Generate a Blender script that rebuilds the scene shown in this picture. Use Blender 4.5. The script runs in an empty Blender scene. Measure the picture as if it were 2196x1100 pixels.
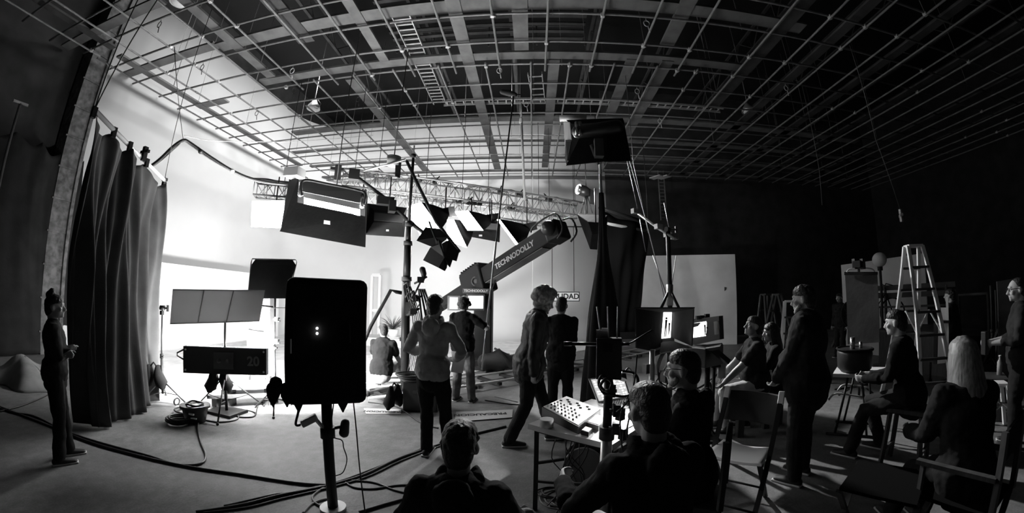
EXPO = 0.8; GLOW = 28.0; GLOW2 = 45.0; GLOW3 = 300.0; WASH = [60, 70]; BACK = 95
import bpy, bmesh, math, random
import numpy as np
from mathutils import Vector, Matrix, Quaternion, Euler
random.seed(7)
R = math.radians
C = bpy.context.scene.collection
V = Vector
# ------------------------------------------------------------------ camera (stereographic wide lens), world, exposure
FPX, PITCH, ROLL, YAW, EYE = 795.78, 0.11332, 0.01018, 0.05475, 1.65
W_, H_ = 2196, 1100
sc = bpy.context.scene
cd = bpy.data.cameras.new('camera'); cam = bpy.data.objects.new('camera', cd); C.objects.link(cam)
cd.type = 'PANO'; cd.sensor_width = 36.0; cd.sensor_fit = 'HORIZONTAL'; cd.clip_end = 200; cd.clip_start = 0.01
cc = cd
cc.panorama_type = 'FISHEYE_LENS_POLYNOMIAL'
_r = np.linspace(0, 21.5, 400); _t = 2*np.arctan(_r*W_/36.0/(2*FPX))
_A = np.stack([_r**k for k in range(1, 5)], 1)
_k = np.linalg.lstsq(_A, _t, rcond=None)[0]
cc.fisheye_polynomial_k0 = 0.0
cc.fisheye_polynomial_k1, cc.fisheye_polynomial_k2, cc.fisheye_polynomial_k3, cc.fisheye_polynomial_k4 = [-float(v) for v in _k]
cc.fisheye_fov = R(220)
cam.location = (0, 0, EYE)
# columns: camera right, up, back in world space
def _camdir(v):
    X, Y, Z = v
    c, t = math.cos(ROLL), math.sin(ROLL); X, Y = c*X-t*Y, t*X+c*Y
    f, z = -Z, Y
    c, t = math.cos(PITCH), math.sin(PITCH); f, z = c*f-t*z, t*f+c*z
    c, t = math.cos(YAW), math.sin(YAW); X, f = c*X-t*f, t*X+c*f
    return V((X, f, z))
_m = Matrix((_camdir((1, 0, 0)), _camdir((0, 1, 0)), _camdir((0, 0, 1)))).transposed()
cam.rotation_mode = 'QUATERNION'; cam.rotation_quaternion = _m.to_quaternion()
sc.camera = cam
vs = sc.view_settings; vs.view_transform = 'Standard'; vs.look = 'None'; vs.gamma = 1; vs.use_curve_mapping = False
vs.exposure = EXPO
sc.cycles.use_denoising = True
sc.cycles.sample_clamp_indirect = 4
sc.cycles.max_bounces = 5; sc.cycles.diffuse_bounces = 3; sc.cycles.glossy_bounces = 2; sc.cycles.transparent_max_bounces = 6
w = bpy.data.worlds.new('world'); sc.world = w; w.use_nodes = True
w.node_tree.nodes['Background'].inputs[0].default_value = (1, 1, 1, 1)
w.node_tree.nodes['Background'].inputs[1].default_value = 0.006

# ------------------------------------------------------------------ measuring: a point of the photo at a known depth / height
def ray(px, py):
    x = px-W_/2; y = H_/2-py; r = math.hypot(x, y)+1e-9
    th = 2*math.atan(r/2/FPX); s = math.sin(th)/r
    return _camdir((x*s, y*s, -math.cos(th)))
def atZ(px, py, z=0.0): v = ray(px, py); return v*((z-EYE)/v.z)+V((0, 0, EYE))
def atY(px, py, Y): v = ray(px, py); return v*(Y/v.y)+V((0, 0, EYE))
def atX(px, py, X): v = ray(px, py); return v*(X/v.x)+V((0, 0, EYE))
def atD(px, py, D): v = ray(px, py); return v*(D/math.hypot(v.x, v.y))+V((0, 0, EYE))

# ------------------------------------------------------------------ materials
MATS = {}
def mat(name, g=0.5, rough=0.7, metal=0.0, noise=0.0, scale=8.0, bump=0.0, bscale=60.0, emit=0.0, sheen=0.0, spec=0.3, stretch=None, lo=None):
    if name in MATS: return MATS[name]
    m = bpy.data.materials.new(name); m.use_nodes = True; nt = m.node_tree; b = nt.nodes['Principled BSDF']
    b.inputs['Base Color'].default_value = (g, g, g, 1); b.inputs['Roughness'].default_value = rough
    b.inputs['Metallic'].default_value = metal; b.inputs['Specular IOR Level'].default_value = spec
    if emit: b.inputs['Emission Color'].default_value = (1, 1, 1, 1); b.inputs['Emission Strength'].default_value = emit
    tc = nt.nodes.new('ShaderNodeTexCoord'); mp = nt.nodes.new('ShaderNodeMapping'); nt.links.new(tc.outputs['Object'], mp.inputs[0])
    if stretch: mp.inputs['Scale'].default_value = stretch
    if noise:
        n = nt.nodes.new('ShaderNodeTexNoise'); n.inputs['Scale'].default_value = scale; n.inputs['Detail'].default_value = 6
        nt.links.new(mp.outputs[0], n.inputs['Vector'])
        cr = nt.nodes.new('ShaderNodeValToRGB'); nt.links.new(n.outputs['Fac'], cr.inputs[0])
        a = max(g*(1-noise), 0.0) if lo is None else lo; z = min(g*(1+noise), 1)
        cr.color_ramp.elements[0].position = .32; cr.color_ramp.elements[0].color = (a, a, a, 1)
        cr.color_ramp.elements[1].position = .68; cr.color_ramp.elements[1].color = (z, z, z, 1)
        nt.links.new(cr.outputs[0], b.inputs['Base Color'])
    if bump:
        n2 = nt.nodes.new('ShaderNodeTexNoise'); n2.inputs['Scale'].default_value = bscale; n2.inputs['Detail'].default_value = 4
        nt.links.new(mp.outputs[0], n2.inputs['Vector'])
        bp = nt.nodes.new('ShaderNodeBump'); bp.inputs['Strength'].default_value = bump; bp.inputs['Distance'].default_value = .02
        nt.links.new(n2.outputs['Fac'], bp.inputs['Height']); nt.links.new(bp.outputs[0], b.inputs['Normal'])
    MATS[name] = m; return m
M = dict(
    cyc=mat('white_studio_paint', .78, .75, noise=.04, scale=.6),
    bounce=mat('bright_white_board', .93, .6),
    cycfloor=mat('scuffed_white_floor_paint', .66, .45, noise=.22, scale=2.5, bump=.05),
    black_wall=mat('black_painted_wall', .022, .9, noise=.3, scale=2),
    dark_ceiling=mat('black_roof_deck', .008, .95),
    beam=mat('grey_painted_steel_beam', .10, .6, noise=.25, scale=3),
    beam_dark=mat('dusty_dark_steel', .045, .7, noise=.3, scale=3),
    pipe=mat('scaffold_tube_steel', .17, .5, .1, noise=.2, scale=5),
    clamp=mat('bright_clamp_steel', .5, .35, .4),
    tray=mat('galvanised_tray', .42, .4, .2),
    duv=mat('black_duvetyne_cloth', .018, .95, noise=.2, scale=3, bump=.25, bscale=14, spec=.05),
    duv2=mat('charcoal_drape_cloth', .06, .9, spec=.1, noise=.2, scale=3, bump=.2, bscale=10),
    blackmetal=mat('black_powder_coat', .02, .45, spec=.22), crane=mat('crane_black_paint', .014, .5, spec=.12), blackcloth2=mat('deep_black_cloth', .008, .95, spec=.02),
    darkplastic=mat('black_plastic', .02, .35, spec=.5),
    rubber=mat('black_rubber', .02, .6),
    chrome=mat('chrome_steel', .6, .22, .9),
    alu=mat('brushed_aluminium', .62, .35, .7),
    truss=mat('aluminium_truss_tube', .32, .4, .4),
    white=mat('white_plastic', .7, .4),
    board=mat('white_panel_board', .62, .7, noise=.12, scale=1.2),
    silver=mat('silver_reflector_cloth', .5, .6, .0, noise=.1, scale=2),
    glow=mat('softbox_diffuser', .8, .6, emit=GLOW),
    glow3=mat('lamp_bank_face', .8, .6, emit=GLOW3),
    glow2=mat('burning_softbox_face', .8, .6, emit=GLOW2),
    tube=mat('fluorescent_tube', .8, .4, emit=GLOW2),
    screen=mat('lit_screen', .1, .3, emit=2.2),
    screen_dim=mat('lit_screen_grey', .1, .3, emit=.35),
    glyph=mat('dark_screen_image', .02, .5),
    skin=mat('skin', .33, .5, noise=.08, scale=12), skin_dark=mat('tanned_skin', .22, .5, noise=.08, scale=12),
    hair=mat('dark_hair', .02, .5, bump=.6, bscale=60, spec=.4), hair_g=mat('grey_curly_hair', .22, .55, bump=.6, bscale=70), hair_b=mat('blond_hair', .24, .45, noise=.55, scale=5, stretch=(14, 14, .6)),
    black_cloth=mat('black_clothing', .018, .9, spec=.05, bump=.2, bscale=20), dark_cloth=mat('dark_clothing', .024, .9, spec=.08, noise=.2, scale=6, bump=.2, bscale=20),
    jacket=mat('dark_waxed_jacket', .02, .5, noise=.2, scale=6, bump=.3, bscale=12, spec=.25),
    grey_hood=mat('heather_grey_fleece', .3, .9, noise=.18, scale=14, bump=.2, bscale=30), jeans=mat('faded_denim', .14, .85, noise=.35, scale=9, bump=.2, bscale=30),
    khaki=mat('pale_cotton_twill', .45, .85, noise=.15, scale=9, bump=.3, bscale=14), shoe=mat('dark_trainer', .03, .6), sole=mat('pale_shoe_sole', .6, .6),
    eye=mat('eye', .5, .15, spec=.6), wood=mat('worn_plywood', .3, .6, noise=.25, scale=5, stretch=(1, 9, 1)), darkwood=mat('dark_timber', .06, .6, noise=.3, scale=5, stretch=(1, 9, 1)),
    tablew=mat('white_laminate', .72, .4), pale=mat('pale_paint', .8, .5), glass=mat('smoky_plastic', .35, .15), tape=mat('pale_printed_film', .5, .4), ink=mat('black_ink', .02, .6),
    leaf=mat('dry_leaf', .12, .7), globe=mat('frosted_white_globe', .8, .3), brick=mat('rough_masonry', .08, .9, noise=.5, scale=7, bump=.8, bscale=9), tarp=mat('grey_canvas_tarp', .22, .9, noise=.2, scale=4, bump=.2, bscale=8),
    rope=mat('pale_rope', .5, .8), cable=mat('black_cable', .016, .45, spec=.5), cable_g=mat('grey_cable', .16, .5), led=mat('white_indicator_light', .9, .3, emit=6), paper=mat('white_paper', .8, .7),
)

_m = M['silver']; _nt = _m.node_tree; _b = _nt.nodes['Principled BSDF']; _o = _nt.nodes['Material Output']   # thin cloth lets some light through
_tr = _nt.nodes.new('ShaderNodeBsdfTranslucent'); _tr.inputs[0].default_value = (.6, .6, .6, 1); _mx = _nt.nodes.new('ShaderNodeMixShader'); _mx.inputs[0].default_value = .35
_nt.links.new(_b.outputs[0], _mx.inputs[1]); _nt.links.new(_tr.outputs[0], _mx.inputs[2]); _nt.links.new(_mx.outputs[0], _o.inputs[0])
# ------------------------------------------------------------------ objects
WP = {}                                             # world position of every built object
def tag(o, label=None, cat=None, group=None, kind=None):
    if label: o['label'] = label
    if cat: o['category'] = cat
    if group: o['group'] = group
    if kind: o['kind'] = kind
    return o
def thing(name, loc, label, cat, group=None):
    o = bpy.data.objects.new(name, None); C.objects.link(o); o.location = loc; o.empty_display_size = .1
    WP[o.name] = V(loc); return tag(o, label, cat, group)
def frame(d, up=V((0, 0, 1))):
    d = V(d).normalized(); x = d.cross(up)
    if x.length < 1e-4: x = V((1, 0, 0))
    x.normalize(); return x, x.cross(d).normalized()*1.0, d
class MB:
    def __init__(s): s.b = bmesh.new()
    def _ring(s, c, x, y, rx, ry, n): return [s.b.verts.new(c+x*(rx*math.cos(2*math.pi*k/n))+y*(ry*math.sin(2*math.pi*k/n))) for k in range(n)]
    def _join(s, a, b_, sm=True):
        n = len(a)
        for k in range(n):
            f = s.b.faces.new((a[k], a[(k+1) % n], b_[(k+1) % n], b_[k])); f.smooth = sm
    def tube(s, pts, r, n=8, caps=True, closed=False, up=None):
        pts = [V(p) for p in pts]; m = len(pts)
        rr = r if isinstance(r, (list, tuple)) else [r]*m
        rings = []; px = None
        for i, p in enumerate(pts):
            if closed: d = pts[(i+1) % m]-pts[i-1]
            else: d = pts[min(i+1, m-1)]-pts[max(i-1, 0)]
            if d.length < 1e-7: d = V((0, 0, 1))
            d.normalize()
            if up is not None: x = V(up)-d*d.dot(V(up)); x = x.normalized() if x.length > 1e-5 else d.orthogonal().normalized()
            elif px is None: x = d.orthogonal().normalized()
            else:
                x = px-d*px.dot(d); x = x.normalized() if x.length > 1e-5 else d.orthogonal().normalized()
            px = x; y = d.cross(x)
            a = rr[i]; rx, ry = (a if isinstance(a, (tuple, list)) else (a, a))
            rings.append(s._ring(p, x, y, rx, ry, n))
        for i in range(m-1): s._join(rings[i], rings[i+1])
        if closed: s._join(rings[-1], rings[0])
        elif caps:
            s.b.faces.new(list(reversed(rings[0]))); s.b.faces.new(rings[-1])
        return s
    def limb(s, pts, rr, n=12, up=(1, 0, 0)):
        # a closed, rounded-end tapered tube (for bodies)
        pts = [V(p) for p in pts]; rr = [(a if isinstance(a, (tuple, list)) else (a, a)) for a in rr]
        d0 = (pts[0]-pts[1]).normalized(); d1 = (pts[-1]-pts[-2]).normalized()
        P = []; Q = []
        for k in (.97, .7, .35): P.append(pts[0]+d0*(min(rr[0])*k)); Q.append(tuple(v*math.sqrt(1-k*k) for v in rr[0]))
        P += pts; Q += rr
        for k in (.35, .7, .97): P.append(pts[-1]+d1*(min(rr[-1])*k)); Q.append(tuple(v*math.sqrt(1-k*k) for v in rr[-1]))
        return s.tube(P, Q, n, up=up)
    def ell(s, c, r, rot=None, seg=14, ring=10):
        c = V(c); r = (r, r, r) if isinstance(r, (int, float)) else r
        mt = Matrix.Translation(c) @ ((rot.to_4x4()) if rot is not None else Matrix.Identity(4)) @ Matrix.Diagonal((r[0], r[1], r[2], 1))
        q = bmesh.ops.create_uvsphere(s.b, u_segments=seg, v_segments=ring, radius=1, matrix=mt)
        for v in q['verts']:
            for f in v.link_faces: f.smooth = True
        return s
    def box(s, c, d, rot=None, bev=0):
        c = V(c)
        if isinstance(rot, (int, float)): rot = Matrix.Rotation(rot, 3, 'Z')
        mt = Matrix.Translation(c) @ ((rot.to_4x4()) if rot is not None else Matrix.Identity(4)) @ Matrix.Diagonal((d[0], d[1], d[2], 1))
        q = bmesh.ops.create_cube(s.b, size=1, matrix=mt)
        if bev:
            es = list({e for v in q['verts'] for e in v.link_edges})
            bmesh.ops.bevel(s.b, geom=es, offset=bev, segments=3, profile=.5, affect='EDGES')
        return s
    def bar(s, p, q, w=.04, h=None, up=(0, 0, 1), bev=0):
        p, q = V(p), V(q); h = h or w; d = q-p; L = d.length; x, y, z = frame(d, V(up))
        rot = Matrix((x, y, z)).transposed(); return s.box((p+q)/2, (w, h, L), rot, bev)
    def cyl(s, p, q, r, r2=None, n=16): return s.tube([p, q], [r, r if r2 is None else r2], n)
    def quad(s, a, b_, c, d, t=.004):
        a, b_, c, d = map(V, (a, b_, c, d)); n = (b_-a).cross(d-a).normalized()*t/2
        v = [s.b.verts.new(p+q) for q in (-n, n) for p in (a, b_, c, d)]
        for f in ((3, 2, 1, 0), (4, 5, 6, 7), (0, 1, 5, 4), (1, 2, 6, 5), (2, 3, 7, 6), (3, 0, 4, 7)): s.b.faces.new([v[i] for i in f])
        return s
    def grid(s, fn, nu, nv, t=.006, smooth=True):
        # a cloth surface with thickness: fn(u,v)->point
        P = [[V(fn(i/nu, j/nv)) for j in range(nv+1)] for i in range(nu+1)]
        def nrm(i, j):
            a = P[min(i+1, nu)][j]-P[max(i-1, 0)][j]; b_ = P[i][min(j+1, nv)]-P[i][max(j-1, 0)]
            c = a.cross(b_); return c.normalized() if c.length > 1e-9 else V((0, 0, 1))
        A = [[s.b.verts.new(P[i][j]) for j in range(nv+1)] for i in range(nu+1)]
        B = [[s.b.verts.new(P[i][j]+nrm(i, j)*t) for j in range(nv+1)] for i in range(nu+1)]
        for i in range(nu):
            for j in range(nv):
                f = s.b.faces.new((A[i][j], A[i][j+1], A[i+1][j+1], A[i+1][j])); f.smooth = smooth
                f = s.b.faces.new((B[i][j], B[i+1][j], B[i+1][j+1], B[i][j+1])); f.smooth = smooth
        for i in range(nu):
            s.b.faces.new((A[i][0], A[i+1][0], B[i+1][0], B[i][0])); s.b.faces.new((A[i+1][nv], A[i][nv], B[i][nv], B[i+1][nv]))
        for j in range(nv):
            s.b.faces.new((A[0][j+1], A[0][j], B[0][j], B[0][j+1])); s.b.faces.new((A[nu][j], A[nu][j+1], B[nu][j+1], B[nu][j]))
        return s
    def build(s, name, m, parent=None, label=None, cat=None, group=None, kind=None, origin=None, keep=False):
        b = s.b
        if not len(b.verts): b.free(); return None
        if origin is None:
            lo = V([min(v.co[i] for v in b.verts) for i in range(3)]); hi = V([max(v.co[i] for v in b.verts) for i in range(3)])
            origin = (lo+hi)/2
            if parent is None: origin.z = lo.z
        origin = V(origin)
        for v in b.verts: v.co -= origin
        if not keep: bmesh.ops.recalc_face_normals(b, faces=b.faces)
        me = bpy.data.meshes.new(name); b.to_mesh(me); b.free()
        me.materials.append(M[m] if isinstance(m, str) else m)
        o = bpy.data.objects.new(name, me); C.objects.link(o); WP[o.name] = origin
        if parent is not None: o.parent = parent; o.location = origin-WP[parent.name]
        else: o.location = origin
        return tag(o, label, cat, group, kind)
def dup(o, loc=None, rotz=None, label=None, parent=None, group=None):
    c = o.copy(); C.objects.link(c)
    if parent is not None: c.parent = parent
    if loc is not None: c.location = loc
    if rotz is not None: c.rotation_euler = (0, 0, rotz)
    if label: c['label'] = label
    if group: c['group'] = group
    WP[c.name] = V(c.location)
    for ch in list(o.children): dup(ch, parent=c)
    return c
def catmull(pts, n=8, closed=False):
    pts = [V(p) for p in pts]; out = []; m = len(pts)
    g = (lambda i: pts[i % m]) if closed else (lambda i: pts[max(0, min(m-1, i))])
    for i in range(m if closed else m-1):
        a, b_, c, d = g(i-1), g(i), g(i+1), g(i+2)
        for k in range(n):
            t = k/n; out.append(.5*((2*b_)+(-a+c)*t+(2*a-5*b_+4*c-d)*t*t+(-a+3*b_-3*c+d)*t*t*t))
    if not closed: out.append(pts[-1])
    return out
def text(s, size, loc, rot, m, parent=None, name='lettering', ext=.001, align='CENTER'):
    cu = bpy.data.curves.new(name, 'FONT'); cu.body = s; cu.size = size; cu.extrude = ext; cu.align_x = align; cu.align_y = 'CENTER'; cu.offset = size*.03
    t = bpy.data.objects.new(name, cu); C.objects.link(t)
    dg = bpy.context.evaluated_depsgraph_get(); me = bpy.data.meshes.new_from_object(t.evaluated_get(dg))
    bpy.data.objects.remove(t); me.materials.clear(); me.materials.append(M[m])
    o = bpy.data.objects.new(name, me); C.objects.link(o); WP[o.name] = V(loc)
    o.rotation_euler = rot if not isinstance(rot, Matrix) else rot.to_euler()
    if parent is not None: o.parent = parent; o.location = V(loc)-WP[parent.name]
    else: o.location = loc
    return o
def area(name, loc, to, sx, sy, power, spread=180):
    l = bpy.data.lights.new(name, 'AREA'); l.shape = 'RECTANGLE'; l.size = sx; l.size_y = sy; l.energy = power; l.spread = R(spread)
    o = bpy.data.objects.new(name, l); C.objects.link(o); o.location = loc
    o.rotation_euler = (V(to)-V(loc)).to_track_quat('-Z', 'Y').to_euler(); return o
def _concrete():
    m = bpy.data.materials.new('concrete'); m.use_nodes = True; nt = m.node_tree; L = nt.links; b = nt.nodes['Principled BSDF']
    tc = nt.nodes.new('ShaderNodeTexCoord')
    def noise(s, d=8): n = nt.nodes.new('ShaderNodeTexNoise'); n.inputs['Scale'].default_value = s; n.inputs['Detail'].default_value = d; L.new(tc.outputs['Object'], n.inputs['Vector']); return n
    def ramp(n, a, z, pa=.35, pz=.65):
        c = nt.nodes.new('ShaderNodeValToRGB'); L.new(n.outputs['Fac'], c.inputs[0]); c.color_ramp.elements[0].position = pa; c.color_ramp.elements[0].color = (a, a, a, 1)
        c.color_ramp.elements[1].position = pz; c.color_ramp.elements[1].color = (z, z, z, 1); return c
    a = ramp(noise(.6), .14, .23); c = ramp(noise(9), .75, 1.1, .3, .7); e = ramp(noise(60, 3), .8, 1.1, .3, .7)
    m1 = nt.nodes.new('ShaderNodeMixRGB'); m1.blend_type = 'MULTIPLY'; m1.inputs[0].default_value = 1; L.new(a.outputs[0], m1.inputs[1]); L.new(c.outputs[0], m1.inputs[2])
    m2 = nt.nodes.new('ShaderNodeMixRGB'); m2.blend_type = 'MULTIPLY'; m2.inputs[0].default_value = 1; L.new(m1.outputs[0], m2.inputs[1]); L.new(e.outputs[0], m2.inputs[2])
    L.new(m2.outputs[0], b.inputs['Base Color']); b.inputs['Roughness'].default_value = .6; b.inputs['Specular IOR Level'].default_value = .35
    bp = nt.nodes.new('ShaderNodeBump'); bp.inputs['Strength'].default_value = .25; bp.inputs['Distance'].default_value = .01; L.new(noise(35).outputs['Fac'], bp.inputs['Height']); L.new(bp.outputs[0], b.inputs['Normal'])
    M['concrete'] = m
_concrete()
# ------------------------------------------------------------------ unseen washes added to brighten the upper white wall (softbox lights sit in their softboxes below)
for k, y in enumerate((6.2, 8.8, 11.6)): area('added_wall_wash', (-6.4, y, 8.0), (-10.3, y, 8.0), 1.2, .5, WASH[0])
for k, x in enumerate((-6.5, -3.4, -.3)): area('added_wall_wash', (x, 10.35, 8.0), (x, 15.1, 7.8), 1.2, .5, WASH[1])
# ------------------------------------------------------------------ THE ROOM
ZT, XL, YB, XC = 9.42, -10.3, 15.1, 3.12           # top of the white wall, left wall, back wall, right end of the white
def struct(b, name, m): return b.build(name, m, kind='structure')
b = MB(); b.box((3.5, 5, -.05), (29, 26, .1)); floor = struct(b, 'floor', 'concrete')
# painted white stage floor
bord = [(-10.2, 4.6)]+[tuple(atZ(x, y).xy) for x, y in [(330, 858), (450, 850), (600, 846), (700, 838), (800, 832), (930, 815), (1060, 790), (1150, 770), (1250, 752), (1340, 742)]]+[(3.12, 13.2), (3.12, 15.0), (-10.2, 15.0)]
b = MB(); vv = [b.b.verts.new((x, y, .004)) for x, y in bord]; f = b.b.faces.new(vv); ex = bmesh.ops.extrude_face_region(b.b, geom=[f])
for v in ex['geom']:
    if isinstance(v, bmesh.types.BMVert): v.co.z = .012
b.build('stage_floor', 'cycfloor', kind='structure')
# seamless white wall: left run, rounded corner, back run, with a cove to the floor
RAD = 2.2; pl = [(XL, 4.72), (XL, YB-RAD)]+[(XL+RAD-RAD*math.cos(a), YB-RAD+RAD*math.sin(a)) for a in np.linspace(0, math.pi/2, 12)][1:]+[(XC, YB)]
prof = [(.9-.9*math.sin(a), .9-.9*math.cos(a)) for a in np.linspace(0, math.pi/2, 8)]+[(0, ZT)]   # (inset, z)
b = MB(); rows = []
for i, (x, y) in enumerate(pl):
    p0 = V(pl[max(i-1, 0)]); p1 = V(pl[min(i+1, len(pl)-1)]); t = (p1-p0).normalized(); n = V((t.y, -t.x))
    rows.append([b.b.verts.new((x+n.x*q, y+n.y*q, z)) for q, z in prof]+[b.b.verts.new((x-n.x*.15, y-n.y*.15, z)) for z in (ZT, 0)])
for a, c in zip(rows, rows[1:]):
    for k in range(len(a)-1):
        f = b.b.faces.new((a[k], c[k], c[k+1], a[k+1])); f.smooth = k < len(prof)-1
for a in (rows[0], rows[-1]): b.b.faces.new(a)
struct(b, 'wall_back', 'cyc')
b = MB(); b.box((10.5, YB+.1, 5.5), (14.8, .2, 11)); struct(b, 'wall_back_black', 'black_wall')
b = MB(); b.box((3.5, 17.6, 5.5), (29, .2, 11)); struct(b, 'wall_far', 'black_wall')
b = MB(); b.box((17.9, 5, 5.5), (.2, 25, 11)); struct(b, 'wall_right', 'black_wall')
b = MB(); b.box((-10.9, 5, 5.5), (.2, 25, 11)); struct(b, 'wall_left', 'black_wall')
b = MB(); b.box((3.5, -7.5, 5.5), (29, .2, 11)); struct(b, 'wall_front', 'black_wall')
b = MB(); b.box((3.5, 5, 11.05), (29, 26, .1)); struct(b, 'ceiling', 'dark_ceiling')
# masonry pier beside the end of the white wall
b = MB(); b.box((-10.45, 4.42, 5.3), (.5, .42, 10.6)); b.box((-10.18, 4.66, 5.3), (.12, .08, 10.6))
for k in range(14): b.box((-10.19, 4.4, .5+k*.72), (.03, .46, .035))
struct(b, 'trim_1', 'brick')
# rough wall strip further down the left side
# ------------------------------------------------------------------ the pipe grid under the roof
HG = 5.1; ZG = EYE+HG                               # grid height
grid_root = thing('ceiling_pipe_grid', (-.5, 8, ZG), 'wide steel pipe grid with flat beams hung under the black roof', 'ceiling grid')
YT = [.33, .48, .63, .78, .935, 1.09, 1.255, 1.41, 1.568, 1.715, 1.865, 2.01, 2.16, 2.32, 2.47, 2.63, 2.89]
X1 = [-1.925, -1.725, -1.525, -1.325, -1.13, -.93, -.735, -.535, -.34, -.14, .06, .26, .455, .655]    # near set, ends at 1.45
X2 = [-1.95, -1.72, -1.525, -1.33, -1.23+.02, -1.03, -.82, -.62, -.41, -.2, -.003, .165, .36, .555, .745]
X3 = [.935, 1.12, 1.305, 1.49, 1.67, 1.845, 2.015, 2.16, 2.33, 2.5, 2.66, 2.82, 2.98, 3.13, 3.29]
pr = .024
def pipe(p, q, nm='pipe', r=pr, m='pipe'):
    b = MB(); b.cyl(p, q, r, n=8); return b.build(nm, m, grid_root)
for i, y in enumerate(YT):
    x0 = -2.0 if y > 1.0 else -2.0+.0; x1 = 3.3 if y < 2.4 else 3.2
    pipe((x0*HG-.15*(i % 3), y*HG, ZG+.05), (x1*HG, y*HG, ZG+.05))
for x in X1:
    e = 1.45 if x > -1.2 else (1.95 if x > -1.4 else 1.3)
    if x == -1.925: e = .83
    pipe((x*HG, -.2*HG, ZG), (x*HG, e*HG, ZG))
for x in X2:
    s_ = 1.38 if x > -1.2 else .9
    if -1.4 < x < -1.2: s_ = 1.6
    if x == -1.95: s_ = .83
    if abs(x+1.72) < .01 or abs(x+1.525) < .01: s_ = 1.28
    pipe((x*HG, s_*HG, ZG-.005), (x*HG, 2.92*HG, ZG-.005))
for x in X3: pipe((x*HG, -.2*HG, ZG), (x*HG, 2.9*HG, ZG))
# the bright scaffold couplers where pipes cross
cl = MB(); cl.box((0, 0, 0), (.075, .075, .09), bev=.012); cl.cyl((.05, 0, -.03), (.05, 0, .05), .012, n=6)
first = None; ncl = 0
allx = [(x, -9, 1.45) for x in X1]+[(x, 1.38, 3) for x in X2]+[(x, -9, 3) for x in X3]
random.seed(3)
for y in YT:
    for x, a, c in allx:
        if not (a < y < c) or random.random() > .30 or y < .6 or ncl >= 70: continue
        p = V((x*HG, y*HG, ZG+.02))
        if first is None: first = cl.build('coupler', 'clamp', grid_root, origin=(0, 0, 0)); first.location = p-WP[grid_root.name]
        else: dup(first, p-WP[grid_root.name], random.choice((0, 1.57, .3)), parent=grid_root)
        ncl += 1
# flat beams above the pipes
HB = HG+.16
def flat(p, q, w, t=.05, m='beam', nm='beam'):
    b = MB(); b.bar(p, q, w, t); b.build(nm, m, grid_root)
def beamX(px0, py0, px1, py1, w, x0=None, x1=None, yy=None):
    pass
def ratio(px, py): v = ray(px, py); return v.x/v.z, v.y/v.z
ZB = EYE+HB
for (px, py, xa, xb, w) in [(1200, 3, -1.3, 1.05, .30), (1200, 117, -1.3, 1.0, .26), (1000, 256, -1.5, 2.2, .30), (1000, 302.5, -1.72, 2.5, .2), (1000, 339, -1.75, 2.6, .2), (1000, 366.5, -1.8, 2.7, .2)]:
    r = ratio(px, py)[1]; flat((xa*HB, r*HB, ZB), (xb*HB, r*HB, ZB), w)
# second beam on the left: short run seen against the white wall
for (px, py, xa, xb) in [(274, 33, -2.02, -1.3), (450, 100, -1.95, -1.3), (500, 212, -1.85, -1.62)]:
    r = ratio(px, py)[1]; flat((xa*HB, r*HB, ZB), (xb*HB, r*HB, ZB), .24)
def flatY(p0, p1, w, y0=None, y1=None, z=ZB-.02, m='beam'):
    a, c = ratio(*p0), ratio(*p1); x = (a[0]+c[0])/2; h = z-EYE
    flat((x*h, (a[1] if y0 is None else y0)*h, z), (x*h, (c[1] if y1 is None else y1)*h, z), w, .05, m)
flatY((991, 70), (1066, 362), .27, y0=.3)
flatY((1114, 18), (1119, 106), .30, y0=.2)
flatY((1184, 127), (1171, 358), .25)
flatY((754, 7), (822, 131), .22, y0=.6)
flatY((750, 169), (913, 366), .25)
flatY((587, 0), (655, 90), .40, y0=.5, m='beam_dark')
flatY((419, 18), (580, 164), .26, y0=.5)
flatY((257, 118), (643, 355), .24)
flatY((110, 25), (250, 100), .24, y0=.3, m='beam_dark')
flatY((1475, 4), (1430, 97), .30, y0=.5)
flatY((1353, 126), (1311, 244), .26)
flatY((1449, 131), (1300, 350), .28)
flatY((1600, 130), (1540, 232), .30, y0=.7, m='beam_dark')
for x in (1.22, 1.58, 1.95, 2.4, 2.8): flat((x*HB, .5*HB, ZB), (x*HB, 2.8*HB, ZB), .26, .05, 'beam_dark')
# hangers from the pipes up to the roof
for k in range(60):
    x = random.uniform(-1.9, 3.0)*HG; y = random.choice(YT)*HG
    b = MB(); b.cyl((x, y, ZG), (x+random.uniform(-.05, .05), y, 10.9), .006, n=5); b.build('hanger_rod', 'pipe', grid_root)
# ------------------------------------------------------------------ roof steel above the grid
for i, x in enumerate([-6.5, -3.4, -.6, 2.0, 4.6, 7.4, 10.4, 13.6]):
    t = thing('roof_joist', (x, 5, 9.7), 'dark open web steel joist running under the black roof', 'roof joist', 'roof joists above the pipe grid')
    b = MB(); b.bar((x, -3, 9.7), (x, 14.8, 9.7), .1, .06); b.bar((x, -3, 10.4), (x, 14.8, 10.4), .1, .06); b.build('chord', 'beam_dark', t)
    b = MB()
    for k in range(24): b.bar((x, -3+k*.74, 9.7 if k % 2 else 10.4), (x, -3+(k+1)*.74, 10.4 if k % 2 else 9.7), .03)
    b.build('web', 'beam_dark', t)
t = thing('roof_catwalk', (-1.5, 5, 8.3), 'dark slatted catwalk with handrails above the grid centre', 'catwalk')
b = MB()
for k in range(22): b.box((-1.2+.0*k, 2.2+k*.3, 8.6), (5.2, .11, .04))
b.build('deck_slats', 'beam_dark', t)
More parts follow.
